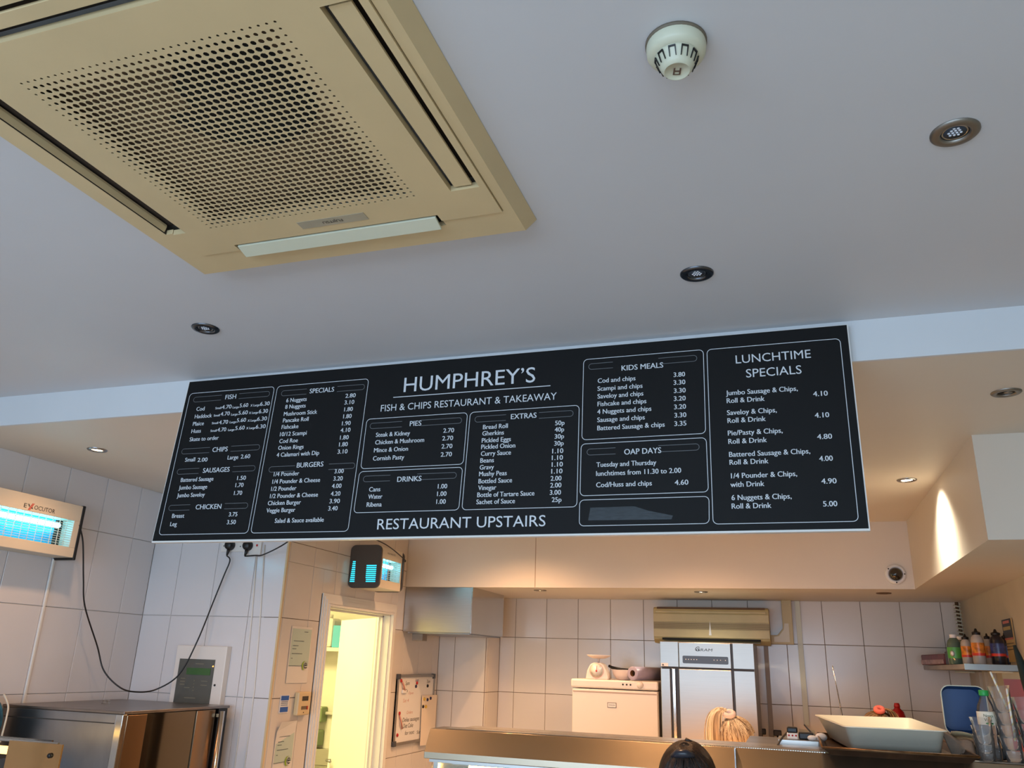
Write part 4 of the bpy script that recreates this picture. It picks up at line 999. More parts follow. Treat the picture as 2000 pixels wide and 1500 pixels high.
mb.add([(x, y, rz) for x, y in ro]+[(x, y, rz-.001) for x, y in ri]+[(x, y, bz) for x, y in bo],
       [((i+1) % n_, i, i+n_, (i+1) % n_+n_) for i in range(n_)]+[((i+1) % n_+n_, i+n_, i+2*n_, (i+1) % n_+2*n_) for i in range(n_)]+[tuple(range(3*n_-1, 2*n_-1, -1))], True)
mb.build('tub_shell', mat('tub_white', (.90, .88, .80), .35), t)
# adaptor box, power strip and cables on the range top
zt2 = RZT-.012
tag(MB().box(-.075, .075, 3.58, 3.76, zt2, zt2+.022).build('metal_box', M_steel, bev=.002), 'flat silver metal box lying on the back of the range', 'box')
t = thing('plug_adaptor', 'white three-hole adaptor with a dark plug on top of the metal box', 'adaptor', (-.02, 3.62, zt2+.022))
MB().box(-.041, .001, 3.60, 3.64, zt2+.022, zt2+.045).build('body', M_plw, t, bev=.004)
MB().box(-.040, .000, 3.60, 3.65, zt2+.045, zt2+.066).build('plug', M_black, t, bev=.005)
mb = MB()
for x in (-.033, -.020, -.007): mb.rev((x, 3.600, zt2+.036), [(.0035, 0), (.0035, .001)], (0, -1, 0), 10)
mb.build('red_dots', M_red, t)
tag(MB().box(.003, .058, 3.61, 3.66, zt2+.022, zt2+.048).build('power_brick', M_black, bev=.005), 'black power brick right of the three-hole adaptor', 'power brick')
tag(MB().ell((.052, 3.58, zt2+.032), .018, .012, .010).build('white_clip', M_plw), 'small white connector lying in front of the power brick', 'connector')
tag(MB().ell((.085, 3.59, zt2+.036), .022, .016, .016).build('crumpled_bag', M_plw), 'crumpled white wrapper next to the baking tray', 'wrapper')
cb = [at(1519, 1456, 'Y', 3.50), at(1524, 1446, 'Y', 3.56), at(1532, 1436, 'Y', 3.62), at(1541, 1429, 'Y', 3.66), at(1552, 1431, 'Y', 3.66)]
tag(MB().tube(smooth(cb), .004).build('power_cable', M_black), 'black cable curling over the adaptor on the range top', 'cable')
cb = [at(1571, 1416, 'Y', 6.2), at(1582, 1428, 'Y', 5.2), at(1594, 1438, 'Y', 4.4), at(1603, 1444, 'Y', 3.95)]
tag(MB().tube(smooth(cb), .0045, rs=None).build('power_cable', M_black), 'black cable slanting from the tile trunking to the white tub', 'cable')
A, B = at(1626, 1300, 'Y', 4.1), at(1647, 1410, 'Y', 4.02)
tag(MB().tube([A, (A+B)/2, B, B+(B-A)*1.0], .0028, rs=[.0018, .0024, .0036, .0036]).build('steel_rod', M_chrome), 'thin steel rod standing behind the white tub', 'rod')

# ================================================================ things at the right end of the range
t = thing('blue_bowl', 'blue plastic tub with cream outside propped up on its side behind the bottle', 'tub', (.57, 3.46, -.27))
pf = rrect(.500, .640, -.190, -.030, .028, 5)
def sheet(mb, P, y0, k, y1, cx=.57, cz=-.11):
    n = len(P); mb.add([(x, y0, z) for x, z in P]+[(cx+(x-cx)*k, y1, cz+(z-cz)*k) for x, z in P], [(i, (i+1) % n, (i+1) % n+n, i+n) for i in range(n)]+[tuple(range(n, 2*n))], False)
mb = MB(); sheet(mb, pf, 3.42, .86, 3.49); mb.build('blue_inside', M_blue, t)
mb = MB(); P2 = rrect(.497, .6435, -.193, -.027, .030, 5); n_ = len(pf)
mb.add([(x, 3.420, z) for x, z in pf]+[(x, 3.420, z) for x, z in P2], [(i, (i+1) % n_, (i+1) % n_+n_, i+n_) for i in range(n_)]); sheet(mb, P2, 3.42, .87, 3.495)
mb.build('cream_outside', M_creaml, t)
mb = MB(); L = []
for k in range(9):
    u = k/8; x = .505+.125*u; z = -.178+.012*math.sin(u*2.6)-.048*u**1.5
    L += [(x, 3.36-.02*math.sin(3*u), z), (x+.003, 3.44, z-.035+.030*u)]
mb.add(L, [(2*i, 2*i+1, 2*i+3, 2*i+2) for i in range(8)], True)
tag(mb.build('paper_liner', mat('cream_paper', (.86, .76, .58), .6), thick=.001), 'curved cream paper sheet in front of the blue tub', 'paper')
tag(MB().box(.535, .66, 3.33, 3.44, RZT+.001, -.222).build('black_box', M_black, bev=.006), 'low black box between the grey cloth and the water bottle', 'box')
mb = MB(); L = []; nx, ny = 12, 8
for j in range(ny+1):
    for i in range(nx+1):
        u, v = i/nx, j/ny; x = .470+.095*u*(1-.25*v)+.02*v; z = -.180-.068*v-.03*u*(1-v)+.006*math.sin(9*u+4*v); y = 3.34-.05*v+.008*math.sin(11*u+2*v); L.append((x, y, z))
mb.add(L, [(j*(nx+1)+i, j*(nx+1)+i+1, (j+1)*(nx+1)+i+1, (j+1)*(nx+1)+i) for j in range(ny) for i in range(nx)], True)
tag(mb.build('grey_cloth', mat('grey_cloth', (.52, .47, .42), .9, var=.15, vscale=30), thick=.003), 'grey-brown folded cloth slumped against the white tub', 'cloth')
zc_ = RZT+.0005
def bottle_water(x, y):
    t = thing('water_bottle', 'clear water bottle with a green cap and white label', 'bottle', (x, y, zc_))
    pr_ = [(.024, 0), (.028, .004), (.029, .03), (.0265, .055), (.029, .08), (.030, .12), (.030, .150), (.026, .172), (.016, .192), (.0125, .200), (.0125, .206)]
    MB().rev((x, y, zc_), pr_, (0, 0, 1), 28).build('bottle_body', CLEAR, t)
    MB().rev((x, y, zc_), [(.0285, .002), (.0285, .002)], (0, 0, 1), 8)
    MB().rev((x, y, zc_), [(.0150, .203), (.0155, .206), (.0155, .219), (.0145, .221)], (0, 0, 1), 24).build('green_cap', mat('cap_green', (.12, .62, .28), .4), t)
    MB().rev((x, y, zc_), [(.0303, .112), (.0305, .114), (.0305, .152), (.0303, .153)], (0, 0, 1), 28, cap=False).build('label_band', mat('label_cream', (.90, .88, .80), .5), t)
    mb = MB()
    for s_, zz, w_, c_ in (('Nova', .137, .028, .009), ('Vale', .124, .024, .009)):
        text(mb, s_, (x-.016, y-.0312, zc_+zz), X3, Z3v, w_, c_)
    mb.build('label_lettering', mat('dark_green_ink', (.12, .30, .18), .5), t)
    mb = MB(); mb.rev((x-.001, y-.0309, zc_+.117), [(.012, 0), (0, .0005)], (0, -1, 0), 16, sx=1, sy=.3); mb.build('green_oval', mat('cap_green', (.12, .62, .28), .4), t)
p = at(1945, 1480, 'Y', 3.27); bottle_water(p.x-.004, 3.29)
def cup(x, y, z, lx, h=.085, r0=.024, r1=.033, label=''):
    t = MB().rev((x, y, z), [(0, .002), (r0, .002), (r0+.003, .03), (r1-.002, h-.012), (r1-.001, h-.010), (r1, h-.002), (r1+.001, h)], (lx, 0, 1), 22, cap=False).build('plastic_tumbler', CLEAR)
    return tag(t, label, 'tumbler', None)
ORD = ['lowest', 'second lowest', 'third lowest', 'fourth lowest', 'fifth from the bottom', 'sixth from the bottom', 'seventh from the bottom', 'eighth from the bottom', 'topmost']
for n_, bx, by, dx, dz, lx, wh, gp in ((3, .585, 3.235, -.0005, .026, -.05, 'in the short clear stack in front of the water bottle', 'short clear stack'), (5, .668, 3.25, -.0025, .038, -.10, 'in the tall clear stack right of the water bottle', 'tall clear stack'), (4, .735, 3.28, -.0025, .040, -.08, 'in the clear stack at the frame edge beside the red board', 'edge clear stack')):
    for k in range(n_):
        cup(bx+dx*k, by, zc_+dz*k, lx, label=(ORD[k] if k < n_-1 else 'topmost')+' tumbler '+wh)['group'] = 'tumblers of the '+gp
M_stw = mat('straw_white', (.90, .88, .84), .5); M_sty = mat('straw_yellow', (.92, .78, .20), .5)
def straw(A, B, label):
    A, B = Vector(A), Vector(B); t = thing('striped_straw', label, 'straw', (B.x, B.y, B.z))
    MB().tube([A, B], .0032, 10).build('straw_tube', M_stw, t)
    mb = MB(); ax = (B-A).normalized(); u, w_, d_ = frame_of(ax); L_ = (B-A).length; n = int(L_/.012); vs_ = []; 
    for s_ in range(n*6+1):
        tt = s_/(n*6); a = tt*n*2*PI*.55
        for q_ in (0, 1): r = u*math.cos(a+q_*1.9)+w_*math.sin(a+q_*1.9); vs_.append(A+ax*(L_*tt)+r*.0035)
    mb = MB(); n6 = n*6
    # spiral band, three strips wide
    vs_ = []
    for s_ in range(n6+1):
        tt = s_/n6; a = tt*n*2*PI*.55
        for q_ in range(4): r = u*math.cos(a+q_*.65)+w_*math.sin(a+q_*.65); vs_.append(A+ax*(L_*tt)+r*.00345)
    mb.add(vs_, [(4*s_+q_, 4*s_+q_+1, 4*s_+q_+5, 4*s_+q_+4) for s_ in range(n6) for q_ in range(3)], True)
    lab(mb.build('yellow_stripe', M_sty, t), 'yellow spiral stripe')
straw(at(1934, 1312, 'Y', 3.22), at(1968, 1385, 'Y', 3.25), 'left striped yellow straw leaning across the tumblers')
straw(at(1966, 1345, 'Y', 3.20), at(1983, 1447, 'Y', 3.24), 'right striped yellow straw in the tumblers at the edge')

# ================================================================ shelf on the right wall and its bottles
SX, SN, ST = .831, 4.838, .067
t = thing('wall_shelf', 'steel-edged shelf holding sauce bottles on the right wall', 'shelf', ((SX+XR)/2, 5.5, .04))
MB().box(SX, XR, SN, YK-.006, ST-.027, ST-.002).build('board', mat('shelf_board', (.60, .56, .52), .5, var=.25, vscale=6), t, bev=.001)
MB().box(SX-.002, XR, SN-.003, SN+.0, ST-.030, ST).build('front_edge', mat('blue_grey_edge', (.62, .68, .70), .3, .6), t, bev=.001)
for y in (4.95, 6.0): MB().tube([(XR-.01, y, ST-.10), (XR-.01, y, ST-.034), (SX+.14, y, ST-.034)], .006).build('bracket', M_creaml, t)
def sauce(px, py, Y, w_, H, body, label, cap=True, kind='orange'):
    p = at(px, py, 'Y', Y); x, y, z = p.x, Y, ST-.001
    t = thing('sauce_bottle', label, 'bottle', (x, y, z))
    r = w_/2
    MB().rev((x, y, z), [(r*.95, 0), (r, .004), (r, H*.70), (r*.85, H*.80), (r*.42, H*.88), (r*.42, H*.92)], (0, 0, 1), 24, sy=.75).build('bottle_body', body, t)
    MB().rev((x, y, z), [(r*.50, H*.87), (r*.50, H*.95), (r*.22, H*.97), (r*.12, H*1.05), (0, H*1.06)], (0, 0, 1), 18).build('nozzle_cap', M_black, t)
    lb = mat('label_orange' if kind == 'orange' else 'label_navy', (.84, .50, .16) if kind == 'orange' else (.22, .26, .46), .35, var=.75 if kind == 'orange' else .8, vscale=38)
    MB().rev((x, y, z), [(r*1.01, H*.26), (r*1.015, H*.27), (r*1.015, H*.62), (r*1.01, H*.63)], (0, 0, 1), 24, sy=.76, cap=False).build('label_band', lb, t)
    MB().rev((x, y, z), [(r*1.02, H*.25), (r*1.02, H*.33)], (0, 0, 1), 24, sy=.77, cap=False).build('red_band', mat('label_red', (.76, .20, .14), .4), t)
    mb = MB(); mb.add([(x-r*.5+r*.9*u_+0, y-r*.78+.012*u_*u_*0, z+H*(.50-.07*math.sin(u_*3))) for u_ in (0, .33, .66, 1)]+[(x-r*.5+r*.9*u_, y-r*.78, z+H*(.515-.07*math.sin(u_*3))) for u_ in (0, .33, .66, 1)], [(0, 1, 5, 4), (1, 2, 6, 5), (2, 3, 7, 6)])
    mb.build('label_curve', M_print, t)
M_sb = mat('milky_plastic', (.66, .62, .58), .35)
sauce(1891, 1290, 5.10, .070, .148, M_sb, 'left milky sauce bottle with an orange label on the shelf')
sauce(1914, 1290, 4.92, .080, .168, M_sb, 'tallest milky sauce bottle with an orange label in the middle of the shelf')
sauce(1934, 1290, 5.25, .060, .160, M_sb, 'milky sauce bottle half hidden behind the dark one on the shelf')
sauce(1952, 1290, 4.90, .086, .165, mat('dark_sauce', (.10, .09, .12), .3), 'dark navy sauce bottle on the right of the shelf', kind='navy')
sauce(1969, 1290, 5.15, .06, .16, mat('dark_sauce', (.10, .09, .12), .3), 'dark sauce bottle behind the right of the navy one', kind='navy')
p = at(1866, 1290, 'Y', 5.20); x, y, z = p.x+.004, 5.20, ST-.001
t = thing('vinegar_bottle', 'greenish clear bottle with a white cap and green label on the shelf', 'bottle', (x, y, z))
MB().rev((x, y, z), [(.034, 0), (.038, .004), (.038, .105), (.030, .125), (.016, .140), (.015, .142)], (0, 0, 1), 24).build('bottle_body', mat('green_glass', (.30, .38, .33), .1, coat=.5), t)
MB().rev((x, y, z), [(.0175, .138), (.0175, .157), (.016, .158)], (0, 0, 1), 20).build('white_cap', M_plw, t)
MB().rev((x, y, z), [(.0384, .032), (.0386, .033), (.0386, .088), (.0384, .089)], (0, 0, 1), 24, cap=False).build('green_label', mat('label_green', (.30, .58, .26), .4), t)
mb = MB(); mb.rev((x-.020, y-.0345, z+.056), [(.012, 0), (0, .001)], (-.5, -1, 0), 12, sy=1.3); mb.build('label_motif', M_plw, t)
p = at(1874, 1290, 'Y', 5.45)
t = thing('vinegar_bottle', 'second white-capped bottle just behind the green-labelled one', 'bottle', (p.x+.01, 5.45, ST))
MB().rev((p.x+.015, 5.45, ST-.001), [(.034, 0), (.036, .004), (.036, .105), (.030, .125), (.016, .140)], (0, 0, 1), 20).build('bottle_body', mat('green_glass', (.30, .38, .33), .1, coat=.5), t)
MB().rev((p.x+.015, 5.45, ST-.001), [(.0175, .138), (.0175, .157), (.016, .158)], (0, 0, 1), 20).build('white_cap', M_plw, t)
# packets at the far end of the shelf
t = thing('food_packet', 'crumpled dark red and pink packet overhanging the far end of the shelf', 'packet', (.86, 6.0, ST))
A = at(1800, 1294, 'Y', 6.05); B = at(1846, 1292, 'Y', 5.55)
dv = Vector((B.x-A.x, B.y-A.y, 0)); p0_ = Vector((A.x, A.y, ST))
MB().obox(p0_, dv, Vector((.06, .02, 0)), (0, 0, .062)).build('packet_body', mat('dark_red_pack', (.42, .09, .08), .4, var=.4, vscale=20), t, bev=.006)
MB().obox(p0_+Vector((-.002, -.002, .006)), dv*.95, Vector((.002, .001, 0)), (0, 0, .024)).build('pink_flash', mat('pack_pink', (.66, .52, .50), .4, var=.5, vscale=25), t)
A = at(1847, 1292, 'Y', 5.52); 
tag(MB().obox((A.x, 5.36, ST), (.05, 0, 0), (0, .16, 0), (0, 0, .072)).build('dark_carton', mat('carton_dark', (.20, .15, .12), .5, var=.5, vscale=30), bev=.003), 'small dark carton between the red packet and the green-labelled bottle', 'carton')
# wall card, spiral cable wrap, red panel
XP = XR-.004
t = thing('wall_poster', 'narrow black and cream poster on the right wall above the shelf', 'poster', (XR, 5.07, .09))
def wq(mb, y0, y1, z0, z1, o_=0.): mb.box(XP-.001-o_, XP-o_, y0, y1, z0, z1)
mb = MB(); wq(mb, 4.93, 5.150, .085, .300); mb.build('cream_sheet', mat('poster_cream', (.80, .68, .46), .6), t)
mb = MB(); wq(mb, 4.955, 5.150, .205, .300, .0015); mb.build('black_sheet', mat('poster_black', (.12, .10, .09), .5), t)
mb = MB(); wq(mb, 4.955, 5.150, .196, .205, .0015); wq(mb, 4.985, 5.120, .278, .292, .003); mb.build('pink_stripe', mat('poster_pink', (.80, .42, .36), .5), t)
mb = MB(); wq(mb, 4.975, 5.130, .244, .262, .003); mb.build('gold_marks', mat('poster_gold', (.70, .58, .30), .5), t)
mb = MB()
for z in (.175, .160, .145): wq(mb, 4.96, 5.12, z, z+.004, .003)
stuff(mb.build('small_print', mat('poster_print', (.45, .36, .24), .5), t))
pts = []
Ac, Bc = Vector((1.062, 6.16, .46)), Vector((1.060, 6.14, .20))
for k in range(161):
    u = k/160; a = u*11*2*PI; pts.append(Ac.lerp(Bc, u)+Vector((.019*math.cos(a), .019*math.sin(a), 0)))
t = thing('spiral_cable', 'cables in a cream spiral wrap hanging in the kitchen corner', 'cable', (1.06, 6.15, .10))
MB().tube(pts, .0042, 6).build('spiral_wrap', M_creaml, t)
MB().tube([Ac+Vector((0, 0, .01)), Ac.lerp(Bc, .5), Bc-Vector((0, 0, .12))], .011).build('cable_core', mat('dirty_core', (.36, .28, .18), .7), t)
t = thing('red_wall_board', 'glossy red wall board with a pale top strip on the right wall', 'panel', (XR, 4.6, -.3))
mb = MB().box(XR-.03, XR-.001, 4.20, 5.20, -.62, .000).build('red_sheet', mat('glossy_red', (.66, .07, .06), .3), t)
MB().box(XR-.034, XR-.001, 4.20, 5.20, .0, .035).build('top_strip', M_creaml, t)
for y, wv in ((5.50, .13), (5.72, .06), (5.88, .12)):
    tag(MB().box(XR-.02, XR-.001, y, y+wv, -.9, .035).build('wall_batten', mat('batten_pale', (.74, .70, .63), .5)), {5.50: 'nearest', 5.72: 'narrow middle', 5.88: 'farthest'}[y]+' pale upright batten on the right wall under the bottle shelf', 'batten', 'pale upright battens under the bottle shelf')
A = [at(1978, 1262, 'Y', 3.9), at(1985, 1262, 'Y', 3.9), at(2012, 1330, 'Y', 3.9), at(2012, 1420, 'Y', 3.9), at(1998, 1340, 'Y', 3.9)]
t = thing('furled_parasol', 'dark green pointed folded fabric at the right edge', 'parasol', (1.0, 4.15, -.26))
a0, a1 = at(1981, 1260, 'Y', 4.15), at(2032, 1400, 'Y', 4.15)
MB().tube([a0, a0.lerp(a1, .15), a0.lerp(a1, .5), a1, a1+(a1-a0)*.5], .02, 10, rs=[.006, .012, .024, .034, .036]).build('furled_canopy', mat('dark_green_cloth', (.10, .15, .14), .8), t)
MB().tube([a1+(a1-a0)*.4, a1+(a1-a0)*1.2+Vector((0, 0, -.25))], .008).build('pole', M_chrome, t)
# red bottle behind the tub
p = at(1754, 1398, 'Y', 5.9); zb = -.36
t = thing('red_bottle', 'red sauce bottle behind the white tub', 'bottle', (p.x, 5.9, zb))
MB().rev((p.x, 5.9, zb), [(.042, 0), (.045, .01), (.045, .11), (.036, .145), (.017, .165), (.016, .175)], (0, 0, 1), 24).build('bottle_body', mat('red_glossy', (.62, .07, .08), .25), t)
MB().rev((p.x, 5.9, zb), [(.018, .170), (.018, .180), (.014, .195), (0, .196)], (0, 0, 1), 18).build('red_cap', M_red, t)
t = thing('back_counter', 'low steel counter along the kitchen wall', 'counter', (.62, 5.9, ZF))
MB().box(.22, 1.08, 5.62, 6.27, -.39, -.362).build('worktop', M_steel, t, bev=.003)
MB().box(.25, 1.06, 5.66, 6.25, ZF+.02, -.39).build('cabinet', M_steeld, t)

# ================================================================ steel oven on the left
t = thing('steel_oven', 'large stainless steel oven cabinet with a dark glass side door', 'oven', (-3.1, 3.42, ZF))
OX0, OX1, OY0, OY1, OZ = XL+.012, -2.753, 3.046, 3.74, -.257
MB().box(OX0, OX1-.04, OY0, OY1, ZF+.08, OZ-.012).build('body', M_steeld, t, bev=.003)
MB().box(OX0-.0, OX1, OY0-.004, OY1+.03, OZ-.012, OZ).build('top_plate', mat('top_steel', (.56, .53, .51), .35, 1., var=.12, vscale=7), t, bev=.002)
MB().box(OX1-.038, OX1-.002, OY0-.006, OY0+.02, ZF+.08, OZ-.013).build('corner_trim', M_steelv, t, bev=.002)
fr_ = MB().box(OX1-.04, OX1, OY0+.02, 3.186, ZF+.1, OZ-.016).box(OX1-.04, OX1, 3.523, 3.66, ZF+.1, OZ-.016).box(OX1-.04, OX1, 3.186, 3.523, ZF+.1, -1.3)
fr_ = fr_.build('door_frame', mat('warm_steel', (.60, .50, .40), .24, 1.), t, bev=.002)
MB().box(OX1-.03, OX1-.006, 3.186, 3.523, -1.3, OZ-.016).build('door_glass', mat('black_glass', (.03, .025, .02), .06, coat=1), t)
MB().cyl((OX1+.028, 3.675, ZF+.3), (OX1+.028, 3.675, OZ-.022), .014).box(OX1, OX1+.03, 3.665, 3.685, OZ-.05, OZ-.035).build('door_handle', M_steelv, t)
MB().box(OX1-.04, OX1-.012, 3.70, OY1+.03, ZF+.1, OZ-.014).build('side_panel', M_black, t)
MB().box(OX0+.02, OX1-.05, OY0-.004, OY0-.001, OZ-.052, OZ-.048).build('seam', mat('seam_dark', (.22, .21, .20), .4), t)
mb = MB().box(-3.20, -3.165, 3.372, 3.396, OZ, OZ+.004); mb.box(-3.198, -3.192, 3.376, 3.392, OZ+.004, OZ+.014).box(-3.173, -3.167, 3.376, 3.392, OZ+.004, OZ+.014).box(-3.198, -3.167, 3.376, 3.392, OZ+.013, OZ+.018)
mb.build('lifting_lug', M_steelv, t)
for (x, y) in ((OX0+.05, OY0+.05), (OX1-.09, OY0+.05), (OX0+.05, OY1-.05), (OX1-.09, OY1-.05)): MB().cyl((x, y, ZF), (x, y, ZF+.08), .02).build('foot', M_black, t)
# heated display case in the lower left
t = thing('display_case', 'steel heated display case glowing orange at the lower left', 'display case', (-3.0, 2.6, ZF))
DX0, DX1, DY0, DY1, DZ = -3.42, -2.60, 2.30, 2.66, -.345
MB().box(DX0, -2.70, 2.60, DY1, DZ-.006, DZ).build('top_glass', GLASS, t)
MB().box(DX0, DX1-.03, 2.595, 2.603, DZ-.004, DZ+.004).box(DX0, -2.72, DY1-.008, DY1, DZ-.004, DZ+.004).build('top_rail', M_steelv, t)
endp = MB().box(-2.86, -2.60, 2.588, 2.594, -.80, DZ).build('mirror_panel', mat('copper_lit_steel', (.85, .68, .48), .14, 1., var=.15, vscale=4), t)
MB().rev((-2.648, 2.588, DZ-.040), [(.009, 0), (.009, .006), (.006, .010)], (0, -1, 0), 16).build('knob', M_black, t)
MB().box(DX0, DX1-.27, 2.40, 2.405, -.80, DZ-.02).build('front_glass', GLASS, t)
MB().box(DX0+.05, DX1-.3, 2.63, 2.66, DZ-.055, DZ-.03).build('heat_lamp', mat('dim_heat_lamp', (1., .80, .45), .3, emit=3), t)
MB().box(DX0, DX1, 2.35, 2.64, -1.55, -.80).build('cabinet', M_steel, t, bev=.003)
MB().box(DX0+.05, DX1-.05, 2.4, DY1-.05, ZF, -1.55).build('plinth', M_dark, t)
# rope-handled bag at the left edge
p = at(3, 1400, 'Y', 2.95)
t = thing('rope_bag', 'blue patterned bag with a white rope edge at the left frame edge', 'bag', (p.x-.03, 2.95, -.45))
MB().ell((p.x-.075, 2.93, -.330), .095, .05, .115).build('bag_body', mat('blue_pattern', (.16, .40, .50), .7, var=.7, vscale=30), t)
rp = [at(8, 1356, 'Y', 2.93), at(16, 1378, 'Y', 2.92), at(13, 1400, 'Y', 2.90), at(5, 1432, 'Y', 2.89), at(0, 1450, 'Y', 2.89)]
MB().tube(smooth(rp), .004).build('rope', mat('white_rope', (.80, .78, .72), .8, bump=.6, bscale=400), t)
MB().box(p.x-.12, p.x+.0, 2.89, 2.97, -.451, -.42).build('bag_base', mat('blue_pattern', (.16, .40, .50), .7), t)
tag(MB().box(XL+.012, DX0+.25, 2.83, 3.03, ZF, -.452).build('side_stand', M_steeld, bev=.003), 'narrow steel stand between the oven and the display case', 'stand')

# ================================================================ people
M_skin = mat('skin', (.80, .58, .48), .55, var=.05, vscale=12); M_skin2 = mat('skin_rosy', (.86, .58, .48), .55)
def skinmesh(name, V, E, R, material, parent, sub=2):
    me = bpy.data.meshes.new(name); o = bpy.data.objects.new(name, me)
    base = Vector((0, 0, 0)); p_ = parent
    while p_ is not None: base += p_.location; p_ = p_.parent
    me.from_pydata([Vector(v)+Vector((0, 0, ZC))-base for v in V], E, []); me.materials.append(material); COL.objects.link(o); o.parent = parent
    md = o.modifiers.new('skin', 'SKIN'); md.use_smooth_shade = True
    for i, r in enumerate(R):
        sv = me.skin_vertices[0].data[i]; sv.radius = (r, r) if not isinstance(r, tuple) else r; sv.use_root = (i == 0)
    if sub: s2 = o.modifiers.new('sub', 'SUBSURF'); s2.levels = sub; s2.render_levels = sub
    return o
def person(label, x, y, top, yaw, shirt, trousers, skin, tilt=0.):
    """standing figure, top of skull at eye-relative height top, looking along yaw (0 = away from the camera)"""
    H = top-ZF; t = thing('person', label, 'person', (x, y, ZF))
    f = Vector((math.sin(yaw), math.cos(yaw), 0)); s = Vector((math.cos(yaw), -math.sin(yaw), 0)); hd = H/7.5
    def P(a, b, h): return Vector((x, y, ZF))+s*a+f*b+Vector((0, 0, h*H))
    V = [P(0, 0, .53), P(0, .0, .62), P(0, -.01, .72), P(0, 0, .80), P(0, .005, .855), P(0, .02, .885), P(0, .02+tilt, .925), P(0, .015+tilt, .965)]
    R = [(.13, .10), (.115, .09), (.135, .10), (.09, .07), .042, .045, (.068, .085), (.060, .075)]; E = [(i, i+1) for i in range(7)]
    for sg in (-1, 1):
        n = len(V); V += [P(.10*sg, 0, .81), P(.17*sg, 0, .795), P(.20*sg, .02, .63), P(.19*sg, .16, .555), P(.17*sg, .24, .56), P(.165*sg, .31, .555)]; R += [.055, .052, .040, .028, (.032, .014), (.030, .012)]
        E += [(3, n), (n, n+1), (n+1, n+2), (n+2, n+3), (n+3, n+4), (n+4, n+5)]
        pa = n+5
        for q_ in range(4):
            m_ = len(V); V += [P(.165*sg+(q_-1.5)*.018, .345, .553), P(.165*sg+(q_-1.5)*.020, .375+.006*(q_ in (1, 2)), .546)]; R += [.0085, .0075]; E += [(pa, m_), (m_, m_+1)]
        m_ = len(V); V += [P((.165-.036)*sg, .285, .553), P((.165-.045)*sg, .315, .549)]; R += [.010, .0085]; E += [(pa-1, m_), (m_, m_+1)]
        n = len(V); V += [P(.085*sg, 0, .48), P(.09*sg, .01, .28), P(.09*sg, -.01, .06), P(.09*sg, -.02, .03), P(.09*sg, .12, .02)]; R += [.085, .055, .038, .035, .030]
        E += [(0, n), (n, n+1), (n+1, n+2), (n+2, n+3), (n+3, n+4)]
    skinmesh('body', V, E, R, skin, t)
    # face
    hc = P(0, .015+tilt, .935)
    for sg in (-1, 1):
        MB().ell(tuple(hc+s*(.030*sg)+f*.086), .011, .011, .011, 12, 8).build('eye', M_plw, t)
        MB().ell(tuple(hc+s*(.074*sg)+f*(.0)+Vector((0, 0, -.005))), .010, .018, .030, 12, 8).build('ear', skin, t)
    MB().tube([hc+f*.082+Z3v*.012, hc+f*.102-Z3v*.020, hc+f*.090-Z3v*.030], .010, rs=[.006, .013, .010]).build('nose', skin, t)
    MB().tube([hc+f*.080-Z3v*.052-s*.022, hc+f*.090-Z3v*.052, hc+f*.080-Z3v*.052+s*.022], .006).build('mouth', mat('lips', (.66, .33, .30), .5), t)
    # clothes
    V = [P(0, 0, .50), P(0, .0, .62), P(0, -.01, .72), P(0, 0, .80), P(0, .003, .838)]; R = [(.145, .115), (.130, .105), (.15, .115), (.105, .085), .062]; E = [(0, 1), (1, 2), (2, 3), (3, 4)]
    for sg in (-1, 1):
        n = len(V); V += [P(.10*sg, 0, .812), P(.17*sg, 0, .797), P(.192*sg, .012, .70)]; R += [.066, .064, .058]; E += [(3, n), (n, n+1), (n+1, n+2)]
    skinmesh('shirt', V, E, R, shirt, t)
    V = [P(0, 0, .54), P(0, 0, .50)]; R = [(.140, .110), (.13, .11)]; E = [(0, 1)]
    for sg in (-1, 1):
        n = len(V); V += [P(.085*sg, 0, .46), P(.09*sg, .01, .28), P(.09*sg, -.01, .05)]; R += [.096, .068, .055]; E += [(1, n), (n, n+1), (n+1, n+2)]
    skinmesh('trousers', V, E, R, trousers, t)
    return t, hc, f, s, hd
